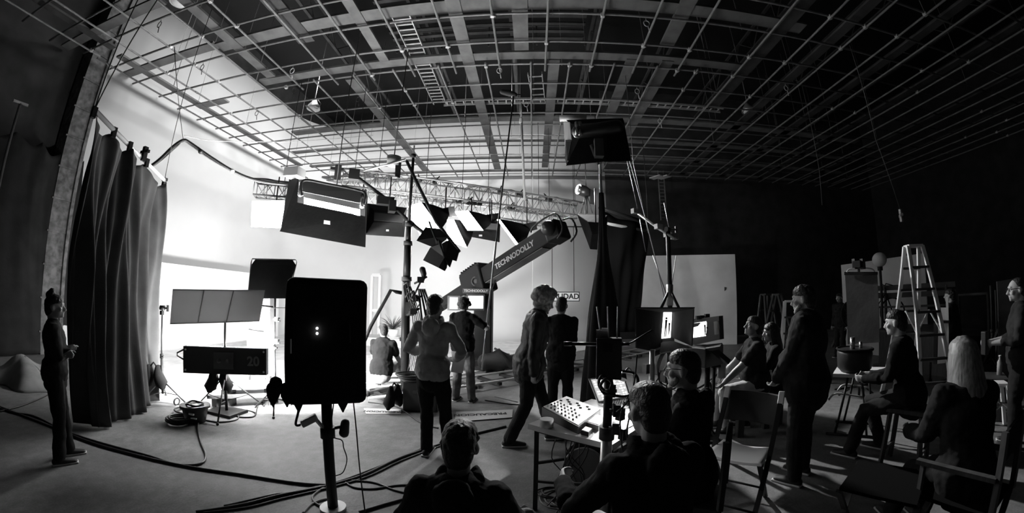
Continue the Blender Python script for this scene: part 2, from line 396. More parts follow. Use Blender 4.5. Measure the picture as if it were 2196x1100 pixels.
for y in (2.0, 8.8):
    b = MB(); b.bar((-3.9, y, 9.3), (1.5, y, 9.3), .05); b.bar((-3.9, y, 8.9), (1.5, y, 8.9), .04)
    for k in range(5): b.bar((-3.9+k*1.35, y, 8.6), (-3.9+k*1.35, y, 9.3), .04)
    b.build('handrail', 'beam_dark', t)
# ------------------------------------------------------------------ ladder-like cable trays over the grid
def tray(p, q, w, n, label, stile=.03, tails=True, up=(0, 0, 1), name='cable_tray', m='tray', group=None, cat='cable tray'):
    p, q = V(p), V(q); d = (q-p).normalized(); s = d.cross(V(up)).normalized()*w/2
    t = thing(name, (p+q)/2, label, cat, group)
    for k in (-1, 1):
        b = MB(); b.bar(p+s*k, q+s*k, .02, .07, up=up); b.build('side_rail', m, t)
    for i in range(n):
        c = p+(q-p)*((i+.5)/n); b = MB(); b.bar(c-s, c+s, .035, .02, up=up); b.build('rung', m, t)
    return t
def zz(px, py, z): v = ray(px, py); return v*((z-EYE)/v.z)+V((0, 0, EYE))
zt = ZG+.28
tray(zz(856, 24, zt), zz(897, 117, zt), .36, 9, 'white ladder shaped cable tray at top centre beside the first cross beam')
tray(zz(906, 135, zt), zz(944, 222, zt), .36, 12, 'white ladder shaped cable tray dropping diagonally to the long tray')
tray(zz(1147, 157, zt), zz(1156, 220, zt), .34, 5, 'short white ladder shaped tray standing off the middle of the long tray')
pts = [zz(x, y, zt) for x, y in [(950, 221), (1000, 220), (1200, 220), (1400, 226), (1548, 236)]]
tray(pts[0], pts[-1], .22, 34, 'long pale cable tray crossing the grid from left to right')
# ------------------------------------------------------------------ roof pendants
def pendant(px, py, z, label):
    p = zz(px, py, z); t = thing('pendant_lamp', p, label, 'pendant lamp')
    b = MB(); b.tube([p+V((0, 0, .0)), p+V((0, 0, .1)), p+V((0, 0, .22)), p+V((0, 0, .34))], [.21, .19, .1, .05], 20); b.build('shade', 'alu', t)
    b = MB(); b.ell(p+V((0, 0, .0)), (.16, .16, .07)); b.build('lamp_glass', 'globe', t)
    b = MB(); b.cyl(p+V((0, 0, .34)), V((p.x, p.y, 10.9)), .012, n=6); b.build('stem', 'pipe', t)
    b = MB(); b.tube([p+V((.2, 0, .05)), p+V((.24, 0, .16)), p+V((.12, 0, .3))], .01, 6); b.build('bracket', 'pipe', t)
pendant(383, 5, 7.3, 'pale bowl pendant lamp at the top left of the white wall')
pendant(672, 234, 7.2, 'pendant lamp over the left end of the black roof panel')
pendant(1605, 240, 7.2, 'dim cone pendant lamp right of the long cable tray')
# ------------------------------------------------------------------ PEOPLE
def fold_tex(name, size):
    t = bpy.data.textures.get(name)
    if not t: t = bpy.data.textures.new(name, 'CLOUDS'); t.noise_scale = size; t.noise_depth = 2
    return t
def skinmesh(b, name, m, root, mtx, voxel, fold=0, fsize=.12, parent=None, label=None, smooth=1):
    for v in b.b.verts: v.co = mtx @ v.co
    o = b.build(name, m, parent or root, label=label, origin=WP[(parent or root).name])
    r = o.modifiers.new('surface', 'REMESH'); r.mode = 'VOXEL'; r.voxel_size = voxel; r.use_smooth_shade = True
    if smooth:
        s = o.modifiers.new('smooth', 'SMOOTH'); s.iterations = smooth; s.factor = .5
    if fold:
        d = o.modifiers.new('folds', 'DISPLACE'); d.texture = fold_tex('folds%g' % fsize, fsize); d.strength = fold; d.mid_level = .5; d.texture_coords = 'GLOBAL'
    return o
def ik(a, t, l1, l2, pole):
    a, t, pole = V(a), V(t), V(pole); d = t-a; L = d.length
    if L > (l1+l2)*.999: t = a+d*((l1+l2)*.999/L); d = t-a; L = d.length
    n = d.normalized(); x = (l1*l1-l2*l2+L*L)/(2*L); hgt = math.sqrt(max(l1*l1-x*x, 0)); p = pole-n*pole.dot(n)
    p = p.normalized() if p.length > 1e-5 else V((0, 0, -1))
    return a+n*x+p*hgt, t
def hand(b, wrist, d, side, s, curl=.5, pole=(0, 1, 0), fat=0):
    # palm then four unequal bent fingers and a thumb leaving the side of the palm
    d = V(d).normalized(); n = V(pole)-d*d.dot(V(pole)); n = n.normalized() if n.length > 1e-4 else d.orthogonal().normalized()   # palm normal
    x = d.cross(n)*side
    c = wrist+d*.045*s
    b.limb([wrist-d*.01, wrist+d*.035*s, wrist+d*.08*s], [(.026*s, .02*s), (.04*s, .015*s), (.038*s, .013*s)], 10, up=x)
    for i, (o, L) in enumerate([(-.030, .062), (-.010, .074), (.010, .070), (.029, .056)]):
        p = wrist+d*.085*s+x*o*s; pts = [p-d*.02*s, p]; a = 0
        for L3 in (.42, .32, .26):
            a += curl*(.9+.1*i); dd = d*math.cos(a)+n*math.sin(a); p = p+dd*L*L3*s*1.15; pts.append(p)
        b.limb(pts, [.0105*s, .0095*s, .009*s, .0085*s, .0075*s], 8, up=x)
    p = wrist+d*.025*s-x*.028*s; q = p+(d*.55-x*.6+n*.35).normalized()*.042*s; r = q+(d*.8-x*.1+n*.55).normalized()*.034*s
    b.limb([p, q, r], [.014*s, .0115*s, .009*s], 8, up=n)
def person(label, at, face, h=1.75, sit=None, lean=3, side=0, twist=0, head=(0, 0), lh=None, rh=None, lf=None, rf=None, lpole=None, rpole=None,
           lkp=(0, 1, .2), rkp=(0, 1, .2), top='dark_cloth', bottom='dark_cloth', shoe='shoe', skin='skin', hair='short', hairm='hair', fat=1.0, sleeves=1.0, legs=1.0,
           hood=False, voxel=.012, curl=.5, extra=None, coat=0, glasses=False, beard=False, lhd=None, rhd=None):
    s = h/1.75; fx, fy = V(face).normalized(); F = V((fx, fy, 0)); Rr = V((fy, -fx, 0))
    mtx = Matrix((( Rr.x, F.x, 0, at[0]), (Rr.y, F.y, 0, at[1]), (0, 0, 1, 0), (0, 0, 0, 1)))
    root = thing('person', (at[0], at[1], 0), label, 'person')
    pz = .93*s if sit is None else sit+.10*s
    P = V((0, 0, pz)); u = V((math.sin(R(side)), math.sin(R(lean)), math.cos(R(lean)))).normalized()
    tw = Matrix.Rotation(R(twist), 3, 'Z'); r = (tw @ V((1, 0, 0))); r = (r-u*r.dot(u)).normalized(); f = u.cross(r)
    nb = P+u*.515*s; shr = P+u*.455*s+r*.165*s*(.9+.1*fat); shl = P+u*.455*s-r*.165*s*(.9+.1*fat)
    hm = Matrix.Rotation(R(head[0]), 3, 'Z') @ Matrix.Rotation(R(-head[1]), 3, 'X')
    hu = (hm @ V((0, 0, 1))); hf = hm @ V((0, 1, 0)); hr = hm @ V((1, 0, 0)); hrot = Matrix((hr, hf, hu)).transposed()
    hc = nb+(u*.35+hu*.65).normalized()*.16*s+hf*.022*s
    hp = lambda x, y, z: hc+hr*x*s+hf*y*s+hu*z*s
    if lh is None: lh = shl+V((-.06, .03, -.52))*s
    if rh is None: rh = shr+V((.06, .03, -.52))*s
    el, lw = ik(shl, lh, .29*s, .255*s, lpole or (-.35, -1, -.3)); er, rw = ik(shr, rh, .29*s, .255*s, rpole or (.35, -1, -.3))
    hipl, hipr = P+V((-.085*s, 0, -.03*s)), P+V((.085*s, 0, -.03*s))
    if lf is None: lf = (-.11, .02, .0)
    if rf is None: rf = (.11, .0, .0)
    L1, L2 = (.43, .425) if sit is not None or label.startswith('grey curly') else (.412, .408)
    lf, rf = V(lf)+V((0, 0, .085*s)), V(rf)+V((0, 0, .085*s))
    kl, la = ik(hipl, lf, L1*s, L2*s, lkp); kr, ra = ik(hipr, rf, L1*s, L2*s, rkp)
    # body -----------------------------------------------------------
    b = MB()
    def torso(b, e=0, lo=-.09, hi=True, g=1.0):
        sec = [(-.09, .15, .105), (0, .165, .118), (.10, .15, .112), (.18, .142, .105), (.30, .16, .115), (.40, .168, .108), (.455, .15, .09)]
        pts = [P+u*z*s+f*(.012*s if .1 < z < .4 else 0) for z, _, _ in sec if z >= lo]; rr = [((a*(.5+.5*fat)+e*(2.2 if z < .05 else 1))*s*g, (c*(.35+.65*fat)+e*(2.2 if z < .05 else 1))*s*g) for z, a, c in sec if z >= lo]
        b.limb(pts, rr, 18, up=r)
        if hi: b.limb([P+u*.40*s, nb-u*.01*s], [(.10*s+e, .075*s+e), (.062*s+e, .06*s+e)], 14, up=r)
        if fat > 1.1: b.ell(P+u*.13*s+f*.055*s*fat, ((.13+e)*s*fat, (.11+e)*s*fat, .16*s))
    def arm(b, sh, e_, w, inf=0, frac=1.0, cuff=0):
        tor = P+u*.43*s+(sh-(P+u*.455*s))*.45
        b.limb([tor, sh], [(.065*s+inf*.7), (.062*s+inf)], 12, up=f)
        q = e_+(w-e_)*min(frac, 1)
        pts = [sh, sh+(e_-sh)*.5, e_, e_+(q-e_)*.35, q]; rr = [.060, .049, .041, .043, .031]
        if frac < 0: pts, rr = [sh, sh+(e_-sh)*.7], [.060, .052]
        b.limb(pts, [a*s*(.75+.25*fat)+inf for a in rr[:-1]]+[rr[-1]*s+inf*(1+cuff)], 12, up=f)
    def leg(b, hip, kn, an, inf=0, frac=1.0, flare=0):
        q = kn+(an-kn)*min(frac, 1)
        pts = [hip+V((0, 0, .02)), hip+(kn-hip)*.5, kn, kn+(q-kn)*.4, q]; rr = [.083, .08, .057, .058, .038]
        if frac < 0: pts, rr = [hip+V((0, 0, .02)), hip+(kn-hip)*.5, hip+(kn-hip)*.93], [.095, .085, .075]
        b.limb(pts, [a*s*(.6+.4*fat)+inf for a in rr[:-1]]+[rr[-1]*s+inf*(1+flare)], 12, up=(1, 0, 0))
    torso(b); arm(b, shl, el, lw); arm(b, shr, er, rw); leg(b, hipl, kl, la); leg(b, hipr, kr, ra)
    dl, dr = V(lhd or (lw-el)), V(rhd or (rw-er))
    hand(b, lw, dl, -1, s, curl, pole=(.5, .8, 0) if lhd is None else (0, .6, -1)); hand(b, rw, dr, 1, s, curl, pole=(-.5, .8, 0) if rhd is None else (0, .6, -1))
    for a, kn in ((la, kl), (ra, kr)):
        b.limb([a+V((0, -.04, -.045))*s, a+V((0, .06, -.055))*s, a+V((0, .15, -.065))*s], [.032*s, .035*s, .02*s], 10)
        b.limb([a, a+V((0, 0, -.03))*s], [.036*s, .036*s], 10)
    b.limb([nb-u*.05*s, nb+u*.03*s, hp(0, -.03, -.05)], [.06*s, .053*s, .055*s], 14, up=r)
    b.ell(hp(0, -.008, .022), (.076*s, .096*s, .092*s), hrot, 20, 14)
    b.ell(hp(0, .024, -.038), (.060*s, .066*s, .078*s), hrot, 16, 12)
    b.limb([hp(0, .05, -.085), hp(0, .078, -.092)], [(.034*s, .024*s), (.02*s, .018*s)], 10, up=hr)
    b.limb([hp(0, .088, .018), hp(0, .102, -.012), hp(0, .112, -.028)], [.009*s, .012*s, .014*s], 8, up=hr)
    b.ell(hp(.012, .1, -.032), .009*s, seg=8, ring=6); b.ell(hp(-.012, .1, -.032), .009*s, seg=8, ring=6)
    b.limb([hp(-.034, .078, .034), hp(0, .09, .036), hp(.034, .078, .034)], [.011*s]*3, 8, up=hu)
    b.limb([hp(-.02, .084, -.058), hp(0, .094, -.056), hp(.02, .084, -.058)], [.007*s, .009*s, .007*s], 8, up=hu)
    b.limb([hp(-.016, .084, -.07), hp(0, .092, -.07), hp(.016, .084, -.07)], [.007*s, .009*s, .007*s], 8, up=hu)
    for q in (-1, 1):
        b.ell(hp(.046*q, .066, -.02), .02*s, seg=10, ring=8)
        b.limb([hp(.076*q, -.004, .018), hp(.084*q, -.012, .0), hp(.077*q, -.002, -.03)], [(.009*s, .019*s), (.009*s, .02*s), (.008*s, .011*s)], 8, up=hr)
    body = skinmesh(b, 'body', skin, root, mtx, min(voxel, .009), smooth=1)
    for q in (-1, 1):
        e = MB(); e.ell(mtx @ hp(.031*q, .074, .012), .0125*s, seg=10, ring=8); e.build('eye', 'eye', root)
    # trousers and shoes
    b = MB(); i = .014
    b.limb([P+u*.03*s, P-u*.05*s, P-u*.10*s], [((.155*(.5+.5*fat)+i)*s, (.118*(.35+.65*fat)+i)*s)]*3, 18, up=(1, 0, 0))
    leg(b, hipl, kl, la, i, legs, 1.0 if legs > 0 else 0); leg(b, hipr, kr, ra, i, legs, 1.0 if legs > 0 else 0)
    skinmesh(b, 'trousers' if legs > .5 else 'shorts', bottom, root, mtx, voxel, .022, .11)
    for a in (la, ra):
        b = MB(); b.limb([a+V((0, -.045, -.045))*s, a+V((0, .05, -.05))*s, a+V((0, .16, -.062))*s], [(.04*s, .04*s), (.046*s, .038*s), (.04*s, .024*s)], 12)
        b.limb([a+V((0, -.01, .02))*s, a+V((0, 0, -.03))*s], [.043*s, .046*s], 10)
        for v in b.b.verts: v.co.z = max(v.co.z, a.z-.083*s)
        so = skinmesh(b, 'shoe', shoe, root, mtx, .009)
        b = MB(); b.box(a+V((0, .055, -.075))*s, (.085*s, .27*s, .02*s), bev=.008)
        for v in b.b.verts: v.co = mtx @ v.co
        b.build('sole', 'sole', so)
    # top
    b = MB(); i = .016+coat*.012; torso(b, i, lo=-.09 if coat > 0 else 0, g=1+.02*coat)
    if coat > 0: b.limb([P-u*.02*s, P-u*(.04+.09*coat)*s], [((.165*(.5+.5*fat)+i)*s, (.125*(.35+.65*fat)+i)*s)]*2, 18, up=r)
    if coat <= 0: b.limb([P+u*.08*s, P-u*.015*s], [((.172*(.5+.5*fat)+.024)*s, (.128*(.35+.65*fat)+.024)*s)]*2, 18, up=r)
    arm(b, shl, el, lw, i*.85, sleeves); arm(b, shr, er, rw, i*.85, sleeves)
    tp = skinmesh(b, 'jacket' if coat > 0 else ('shirt' if not hood else 'hooded_top'), top, root, mtx, voxel, .03, .09)
    if hood:
        b = MB()
        pts = [nb+r*math.cos(a)*.088*s+f*(math.sin(a)*.075-.012)*s+u*(.008+.045*math.sin(a))*s for a in np.linspace(-math.pi*1.28, math.pi*.28, 16)]
        b.tube(pts, [(.030*s, .034*s)]*16, 10); b.ell(nb-f*.105*s-u*.055*s, (.10*s, .05*s, .10*s), Matrix((r, f, u)).transposed())
        skinmesh(b, 'hood', top, root, mtx, voxel, .025, .05)
    elif coat > 0:
        b = MB(); pts = [nb+r*math.cos(a)*.068*s+f*(math.sin(a)*.066-.005)*s+u*(.012+.01*math.cos(2*a))*s for a in np.linspace(-math.pi*1.35, math.pi*.35, 16)]
        b.tube(pts, [(.02*s, .032*s)]*16, 8, up=tuple(u)); skinmesh(b, 'collar', top, root, mtx, .01)
    # hair
    rnd = random.Random(hash((round(at[0], 2), round(at[1], 2))) & 0xffff)
    b = MB()
    def shell(n, r0, spread=1.0, k=1.0, zmin=-.02):
        for _ in range(n):
            th = rnd.uniform(0, 2*math.pi); z = rnd.uniform(-.35, 1); q = math.sqrt(1-z*z); x, y = q*math.cos(th), q*math.sin(th)
            if y > .25 and z < .62: continue
            if y > -.1 and z < .1: continue
            b.ell(hp(x*.076*k, y*.094*k-.008, z*.094*k+.026), r0*s*rnd.uniform(.6, 1.3), seg=7, ring=5)
    if hair in ('short', 'bun', 'long', 'curly', 'receding', 'buzz'):
        k = dict(short=1.0, bun=1.0, long=1.05, curly=1.1, receding=.99, buzz=.97)[hair]
        b.ell(hp(0, -.022, .034), (.080*s*k, .092*s*k, .092*s*k), hrot, 18, 12)
        b.ell(hp(0, -.045, -.01), (.074*s*k, .068*s*k, .075*s*k), hrot, 16, 10)
        b.ell(hp(0, -.05, -.045), (.064*s*k, .055*s*k, .055*s*k), hrot, 14, 8)
        if hair != 'receding': b.ell(hp(0, -.001, .064), (.080*s*k, .091*s*k, .067*s*k), hrot, 16, 10)
        if hair == 'short': shell(150, .012, k=1.03)
        if hair == 'buzz': shell(80, .007, k=1.0)
        if hair == 'curly': shell(300, .03, k=1.32); b.ell(hp(0, -.05, .06), (.095*s, .09*s, .085*s), hrot)
        if hair == 'bun': shell(120, .011); b.ell(hp(0, -.045, .125), (.055*s, .055*s, .05*s)); b.ell(hp(.01, -.03, .165), (.035*s, .035*s, .03*s))
        if hair == 'long':
            for kx in np.linspace(-1, 1, 26):
                a = kx*2.0; x0, y0 = .082*math.sin(a), -.015-.088*math.cos(a)
                pts = [hp(x0*.3, y0*.3, .128), hp(x0*.8, y0*.8, .09), hp(x0*1.0, y0, .03), hp(x0*1.15, y0*1.12, -.06), hp(x0*1.35, y0*1.15-.02, -.17), hp(x0*1.3, y0*1.1-.03, -.28), hp(x0*1.15, y0-.03, -.40-.03*rnd.random())]
                b.limb(pts, [(.012, .014), (.014, .018), (.016, .02), (.015, .018), (.015, .017), (.013, .015), (.006, .006)], 8, up=hr)
            shell(60, .008, k=1.05)
    if hair: skinmesh(b, 'hair', hairm, root, mtx, .008 if hair != 'long' else .0055, .012 if hair in ('short', 'curly', 'bun') else 0, .03)
    if beard:
        b = MB(); b.limb([hp(-.06, .03, -.05), hp(-.045, .07, -.085), hp(0, .088, -.1), hp(.045, .07, -.085), hp(.06, .03, -.05)], [(.014*s, .022*s)]*5, 8)
        b.limb([hp(-.03, .085, -.047), hp(0, .098, -.046), hp(.03, .085, -.047)], [.007*s]*3, 8); skinmesh(b, 'beard', 'hair_g', root, mtx, .007, .008, .02)
    if glasses:
        b = MB()
        for q in (-1, 1):
            b.tube([mtx @ hp(.032*q+.022*math.cos(a), .1, .012+.016*math.sin(a)) for a in np.linspace(0, 2*math.pi, 16)[:-1]], .0022, 6, closed=True)
            b.tube([mtx @ hp(.054*q, .098, .016), mtx @ hp(.08*q, .05, .018), mtx @ hp(.084*q, -.02, .012)], .0028, 6)
        b.tube([mtx @ hp(-.01, .1, .014), mtx @ hp(.01, .1, .014)], .002, 6); b.build('glasses', 'blackmetal', root)
    pass
    return dict(root=root, m=mtx, hp=lambda *a: mtx @ hp(*a), lw=mtx @ lw, rw=mtx @ rw, nb=mtx @ nb, s=s, P=mtx @ P, sh=(mtx @ shl, mtx @ shr), hd=(mtx @ (lw+dl.normalized()*.08*s), mtx @ (rw+dr.normalized()*.08*s)))
PPL = {}
PPL[1] = person('woman with a topknot and folded arms standing beside the tall black curtain', (-4.14, 1.84), (.42, .9), h=1.52, lean=-2, head=(-12, -2),
    lh=(.07, .12, 1.0), rh=(-.05, .15, 1.02), lpole=(-1, -.5, -.8), rpole=(1, -.5, -.8), lhd=(1, .1, .1), rhd=(-1, .1, .1), top='dark_cloth', bottom='black_cloth', hair='bun', fat=.85, lf=(-.1, .07, 0), rf=(.12, -.02, 0), voxel=.012)
PPL[2] = person('woman in a pale grey hooded top and tight black trousers seen from behind at centre', tuple(atZ(930, 978).xy), (.05, 1), h=1.70, lean=2, head=(-14, 3),
    lh=(-.13, .24, 1.07), rh=(.17, .22, 1.0), lpole=(-1, -.6, -.6), rpole=(1, -.6, -.6), top='grey_hood', bottom='black_cloth', hood=True, hair='short', fat=.9, sleeves=.75, lf=(-.08, .02, 0), rf=(.13, .12, 0), voxel=.010)
PPL[3] = person('man in a black t-shirt, headphones and faded jeans holding up the boom pole', tuple(atD(992, 862, 5.85).xy), (.2, 1), h=1.70, lean=1, head=(-8, 2), rh=(.30, .28, 1.2), lh=(-.05, .26, 1.1), lpole=(-1, -.5, -.6), rpole=(1, -.6, -.6),
    top='black_cloth', bottom='jeans', hair='short', fat=1.12, sleeves=-1, lf=(-.13, .04, 0), rf=(.13, .06, 0))
PPL[4] = person('grey curly haired man in a long dark jacket stepping right past the mixing table', (-.02, 4.15), (.96, .1), h=1.80, lean=9, head=(-6, 24), rh=(.24, .02, .86), lh=(-.2, .15, .9), rpole=(.3, -1, -.2),
    top='jacket', bottom='dark_cloth', hair='curly', hairm='hair_g', beard=True, fat=1.05, coat=1, rf=(.10, -.22, 0), lf=(-.09, .28, 0), curl=.95, voxel=.010)
PPL[5] = person('dark short haired man seen from behind with folded arms, right of the curly haired man', tuple(atD(1203, 700, 5.0).xy), (.12, 1), h=1.70, lean=2, head=(-10, 5), lh=(.06, .25, 1.15), rh=(-.03, .28, 1.13), lpole=(-1, -.4, -.8), rpole=(1, -.35, -.8),
    top='black_cloth', bottom='black_cloth', hair='buzz', fat=1.15)
PPL[6] = person('man sitting with his back to us on a low rail before the bright stage', tuple(atD(818, 790, 6.5).xy), (0, 1), h=1.72, sit=.30, lean=10, head=(38, 5), lh=(-.25, .4, .45), rh=(.2, .42, .45), lf=(-.3, .55, 0), rf=(.25, .55, 0),
    top='dark_cloth', bottom='khaki', hair='buzz', fat=1.2, sleeves=-1, legs=-1)
PPL[7] = person('man in a dark hooded top sitting low in the centre foreground, back to us', (-.32, 1.52), (.05, 1), h=1.74, sit=.21, lean=8, head=(0, 6), lh=(-.3, .35, .45), rh=(.3, .38, .45), lf=(-.32, .42, 0), rf=(.3, .45, 0), lkp=(-.35, .3, 1), rkp=(.35, .3, 1),
    top='dark_cloth', bottom='jeans', hood=True, hair='short', fat=1.15, voxel=.009)
PPL[8] = person('man with pale trousers sitting at the laptop behind the antenna pole', tuple(atD(1430, 900, 1.5).xy), (-.22, .97), h=1.78, sit=.40, lean=9, head=(4, 12), lh=(-.28, .42, .74), rh=(.2, .46, .74), lf=(-.72, .56, 0), rf=(-.14, .52, 0), lkp=(-.8, .6, .8), rkp=(-.3, .6, .8),
    top='black_cloth', bottom='khaki', hood=True, hair='buzz', fat=1.06, voxel=.009)
PPL[9] = person('bearded man in glasses sitting in profile behind the folding chair, facing left', tuple(atD(1496, 830, 2.38).xy), (-.85, .52), h=1.78, sit=.43, lean=6, head=(0, 4), lh=(-.15, .4, .6), rh=(.2, .4, .6), lf=(-.12, .45, 0), rf=(.14, .45, 0),
    top='black_cloth', bottom='black_cloth', hair='buzz', hood=True, glasses=True, beard=True, hairm='hair', fat=1.08, voxel=.009)
PPL[10] = person('man in pale shorts sitting on a bench with hands on his knees', tuple(atD(1624, 800, 4.95).xy), (-.92, .3), h=1.78, sit=.50, lean=6, head=(12, -14), lh=(-.16, .46, .62), rh=(.14, .46, .62), lf=(-.12, .38, 0), rf=(.16, .45, 0), lpole=(-1, -1, 0), rpole=(.3, -1, 0),
    top='dark_cloth', bottom='khaki', hair='short', fat=1.15, sleeves=-1, legs=-1)
PPL[11] = person('woman with dark shoulder length hair sitting behind the man in shorts', tuple(atD(1668, 800, 5.3).xy), (-.9, .35), h=1.66, sit=.46, lean=8, head=(5, 2), lh=(-.1, .4, .62), rh=(.1, .4, .62), lf=(-.1, .42, 0), rf=(.1, .4, 0), top='dark_cloth', bottom='black_cloth', hair='long', hairm='hair', fat=.95)
PPL[12] = person('heavy bearded man in a long dark jacket standing right of the folding chair', (2.40, 2.84), (-.55, .83), h=1.76, lean=0, head=(8, 6), lh=(-.1, .24, .92), rh=(.08, .26, .9), lpole=(-1, -.6, -.3), rpole=(1, -.6, -.3), top='dark_cloth', bottom='dark_cloth', hair='short', beard=True, fat=1.35, coat=1, lf=(-.14, 0, 0), rf=(.15, .02, 0), voxel=.010)
PPL[13] = person('man with cropped hair perched on a high stool before the tall stepladder', tuple(atD(1955, 800, 4.4).xy), (-.42, .9), h=1.78, sit=.58, lean=12, head=(2, 6), lh=(-.12, .42, .82), rh=(.14, .42, .82), lf=(-.1, .52, 0), rf=(.16, .3, .06), top='black_cloth', bottom='dark_cloth', hair='buzz', fat=1.0, coat=0)
PPL[14] = person('woman with very long straight blond hair seated at lower right', tuple(atD(2092, 850, 2.9).xy), (.3, .95), h=1.68, sit=.50, lean=10, head=(-6, 6), lh=(-.14, .42, .72), rh=(.16, .42, .72), lf=(-.1, .55, 0), rf=(.12, .5, 0), top='black_cloth', bottom='black_cloth', hair='long', hairm='hair_b', fat=1.0, coat=1, voxel=.010)
PPL[15] = person('man in glasses with a bottle standing at the right edge', tuple(atD(2190, 700, 5.5).xy), (-.5, .87), h=1.74, lean=0, head=(14, 4), lh=(-.18, .3, 1.08), rh=(.1, .3, 1.06), top='dark_cloth', bottom='black_cloth', hair='receding', glasses=True, fat=1.1, sleeves=.55)
PPL[16] = person('shadowy person in black standing behind the white cart', tuple(atD(2045, 700, 8.8).xy), (-.3, .9), h=1.66, top='dark_cloth', bottom='black_cloth', hair='short')
PPL[17] = person('distant dark figure standing left of the hanging grey flag', tuple(atD(1803, 690, 11.5).xy), (-.8, -.2), h=1.68, top='dark_cloth', bottom='dark_cloth', hair='short')
# ------------------------------------------------------------------ DRAPES ON THE LEFT
def lerp(a, b, t): return a+(b-a)*t
def curtain(name, top, bot, label, m, folds=14, amp=.06, swag=.1, hooks=5, cat='curtain', rail=True, bulge=.0, nu=150, nv=44, seed=1, gather=0):
    rnd = random.Random(seed); T_ = catmull(top, 12); B_ = catmull(bot, 12)
    def samp(P, u): k = u*(len(P)-1); i = min(int(k), len(P)-2); return lerp(P[i], P[i+1], k-i)
    dx = (top[-1]-top[0]); n = V((dx.y, -dx.x, 0)).normalized(); ph = [rnd.uniform(0, 6.28) for _ in range(6)]; q = [rnd.uniform(.6, 1.6) for _ in range(6)]
    def fn(u, v):
        p = lerp(samp(T_, u), samp(B_, u), v); sw = abs(math.sin(u*hooks*math.pi)); p = p-V((0, 0, swag*sw*(1-v)**2))
        w = amp*(.35+.65*min(1, v*2.2))*(math.sin(u*folds*6.28+ph[0]+1.2*math.sin(u*5*q[1]+v*1.3))*.6+.4*math.sin(u*folds*2.3*6.28+ph[2]+v*2)+.5*math.sin(u*folds*.37*6.28+ph[3]-v*2.5))
        w += .05*math.sin((u*hooks*2+v*3.)*3.14)*(1-v)
        return p+n*(w+bulge*math.sin(v*3.14))
    t = thing(name, samp(B_, .5), label, cat)
    b = MB(); b.grid(fn, nu, nv, .008); b.build('cloth', m, t)
    if rail:
        b = MB(); b.tube([top[0]+V((0, 0, .05)), top[-1]+V((0, 0, .05))], .03, 10); b.build('rail_pole', 'white', t)
        for k in range(hooks+1):
            p = samp(T_, k/hooks); b = MB(); b.box(p+V((0, 0, .02)), (.05, .05, .12)); b.build('clip', 'blackmetal', t)
    return t
ct = [V((-4.34, 2.0, 3.3)), V((-4.75, 2.6, 3.3)), V((-5.08, 3.12, 3.3)), V((-5.9, 4.17, 3.3))]
cb = [V((-5.15, 2.05, 0.02)), V((-4.98, 2.62, .02)), V((-5.1, 3.15, .02)), V((-5.34, 3.72, .05))]
ct[3] = atZ(352, 393, 3.3); cb2 = [atZ(168, 905, .02), atZ(225, 915, .02), atZ(290, 885, .02), atZ(333, 858, .03)]
cur = curtain('black_curtain', ct, cb2, 'tall black curtain hanging in folds from a white sloping pole at left', 'duv2', folds=6, amp=.10, swag=.14, hooks=4, seed=4)
b = MB(); p = ct[3]; b.box(p+V((0, 0, -.12)), (.06, .06, .28)); b.box(p+V((0, 0, .06)), (.1, .05, .05)); b.build('end_clamp', 'blackmetal', cur)
b = MB(); p = lerp(ct[2], ct[3], .12)+V((0, 0, .1)); b.box(p, (.06, .06, .2)); b.box(p+V((0, 0, .03)), (.18, .04, .04)); b.build('top_clamp', 'blackmetal', cur)
for k, (q, z) in enumerate(((ct[0], 3.35), (ct[3], 3.35))):
    pass
b = MB(); b.tube([ct[0]+V((0, 0, .05)), V((ct[0].x-.6, ct[0].y+.35, ZG))], .008, 6); b.tube([ct[0]+V((0, 0, .05)), V((ct[0].x-.1, ct[0].y+.6, ZG))], .008, 6); b.build('hanging_wire', 'cable', cur)
b = MB(); b.tube([ct[3]+V((0, 0, .05)), V((ct[3].x, ct[3].y, ZG))], .006, 6); b.build('hanging_wire', 'cable', cur)
dt = [atX(-40, 262, -10.25), atX(60, 290, -10.25), atX(120, 320, -10.25), atX(180, 345, -10.25)]
db = [atX(-40, 752, -10.22)*1, atX(60, 752, -10.22), atX(120, 752, -10.22), atX(165, 750, -10.22)]
for v in db: v.z = .03
curtain('wall_drape', dt, db, 'wide flat black drape stretched across the wall at the left edge', 'duv', folds=4, amp=.02, swag=.18, hooks=4, rail=False, seed=9)
p0 = atX(44, 222, -9.9); t = thing('upright_pole', (p0.x, p0.y, 0), 'thin grey upright pole with a taped top before the far left drape', 'pole')
b = MB(); b.cyl((p0.x, p0.y, 0), p0, .03, n=8); b.build('tube', 'beam_dark', t)
b = MB(); b.bar(p0+V((-.0, -.16, .0)), p0+V((0, .16, .02)), .05); b.build('cross_tip', 'pipe', t)
b = MB(); b.cyl((p0.x, p0.y, 0), (p0.x, p0.y, .04), .22, n=20); b.build('foot_plate', 'beam_dark', t)
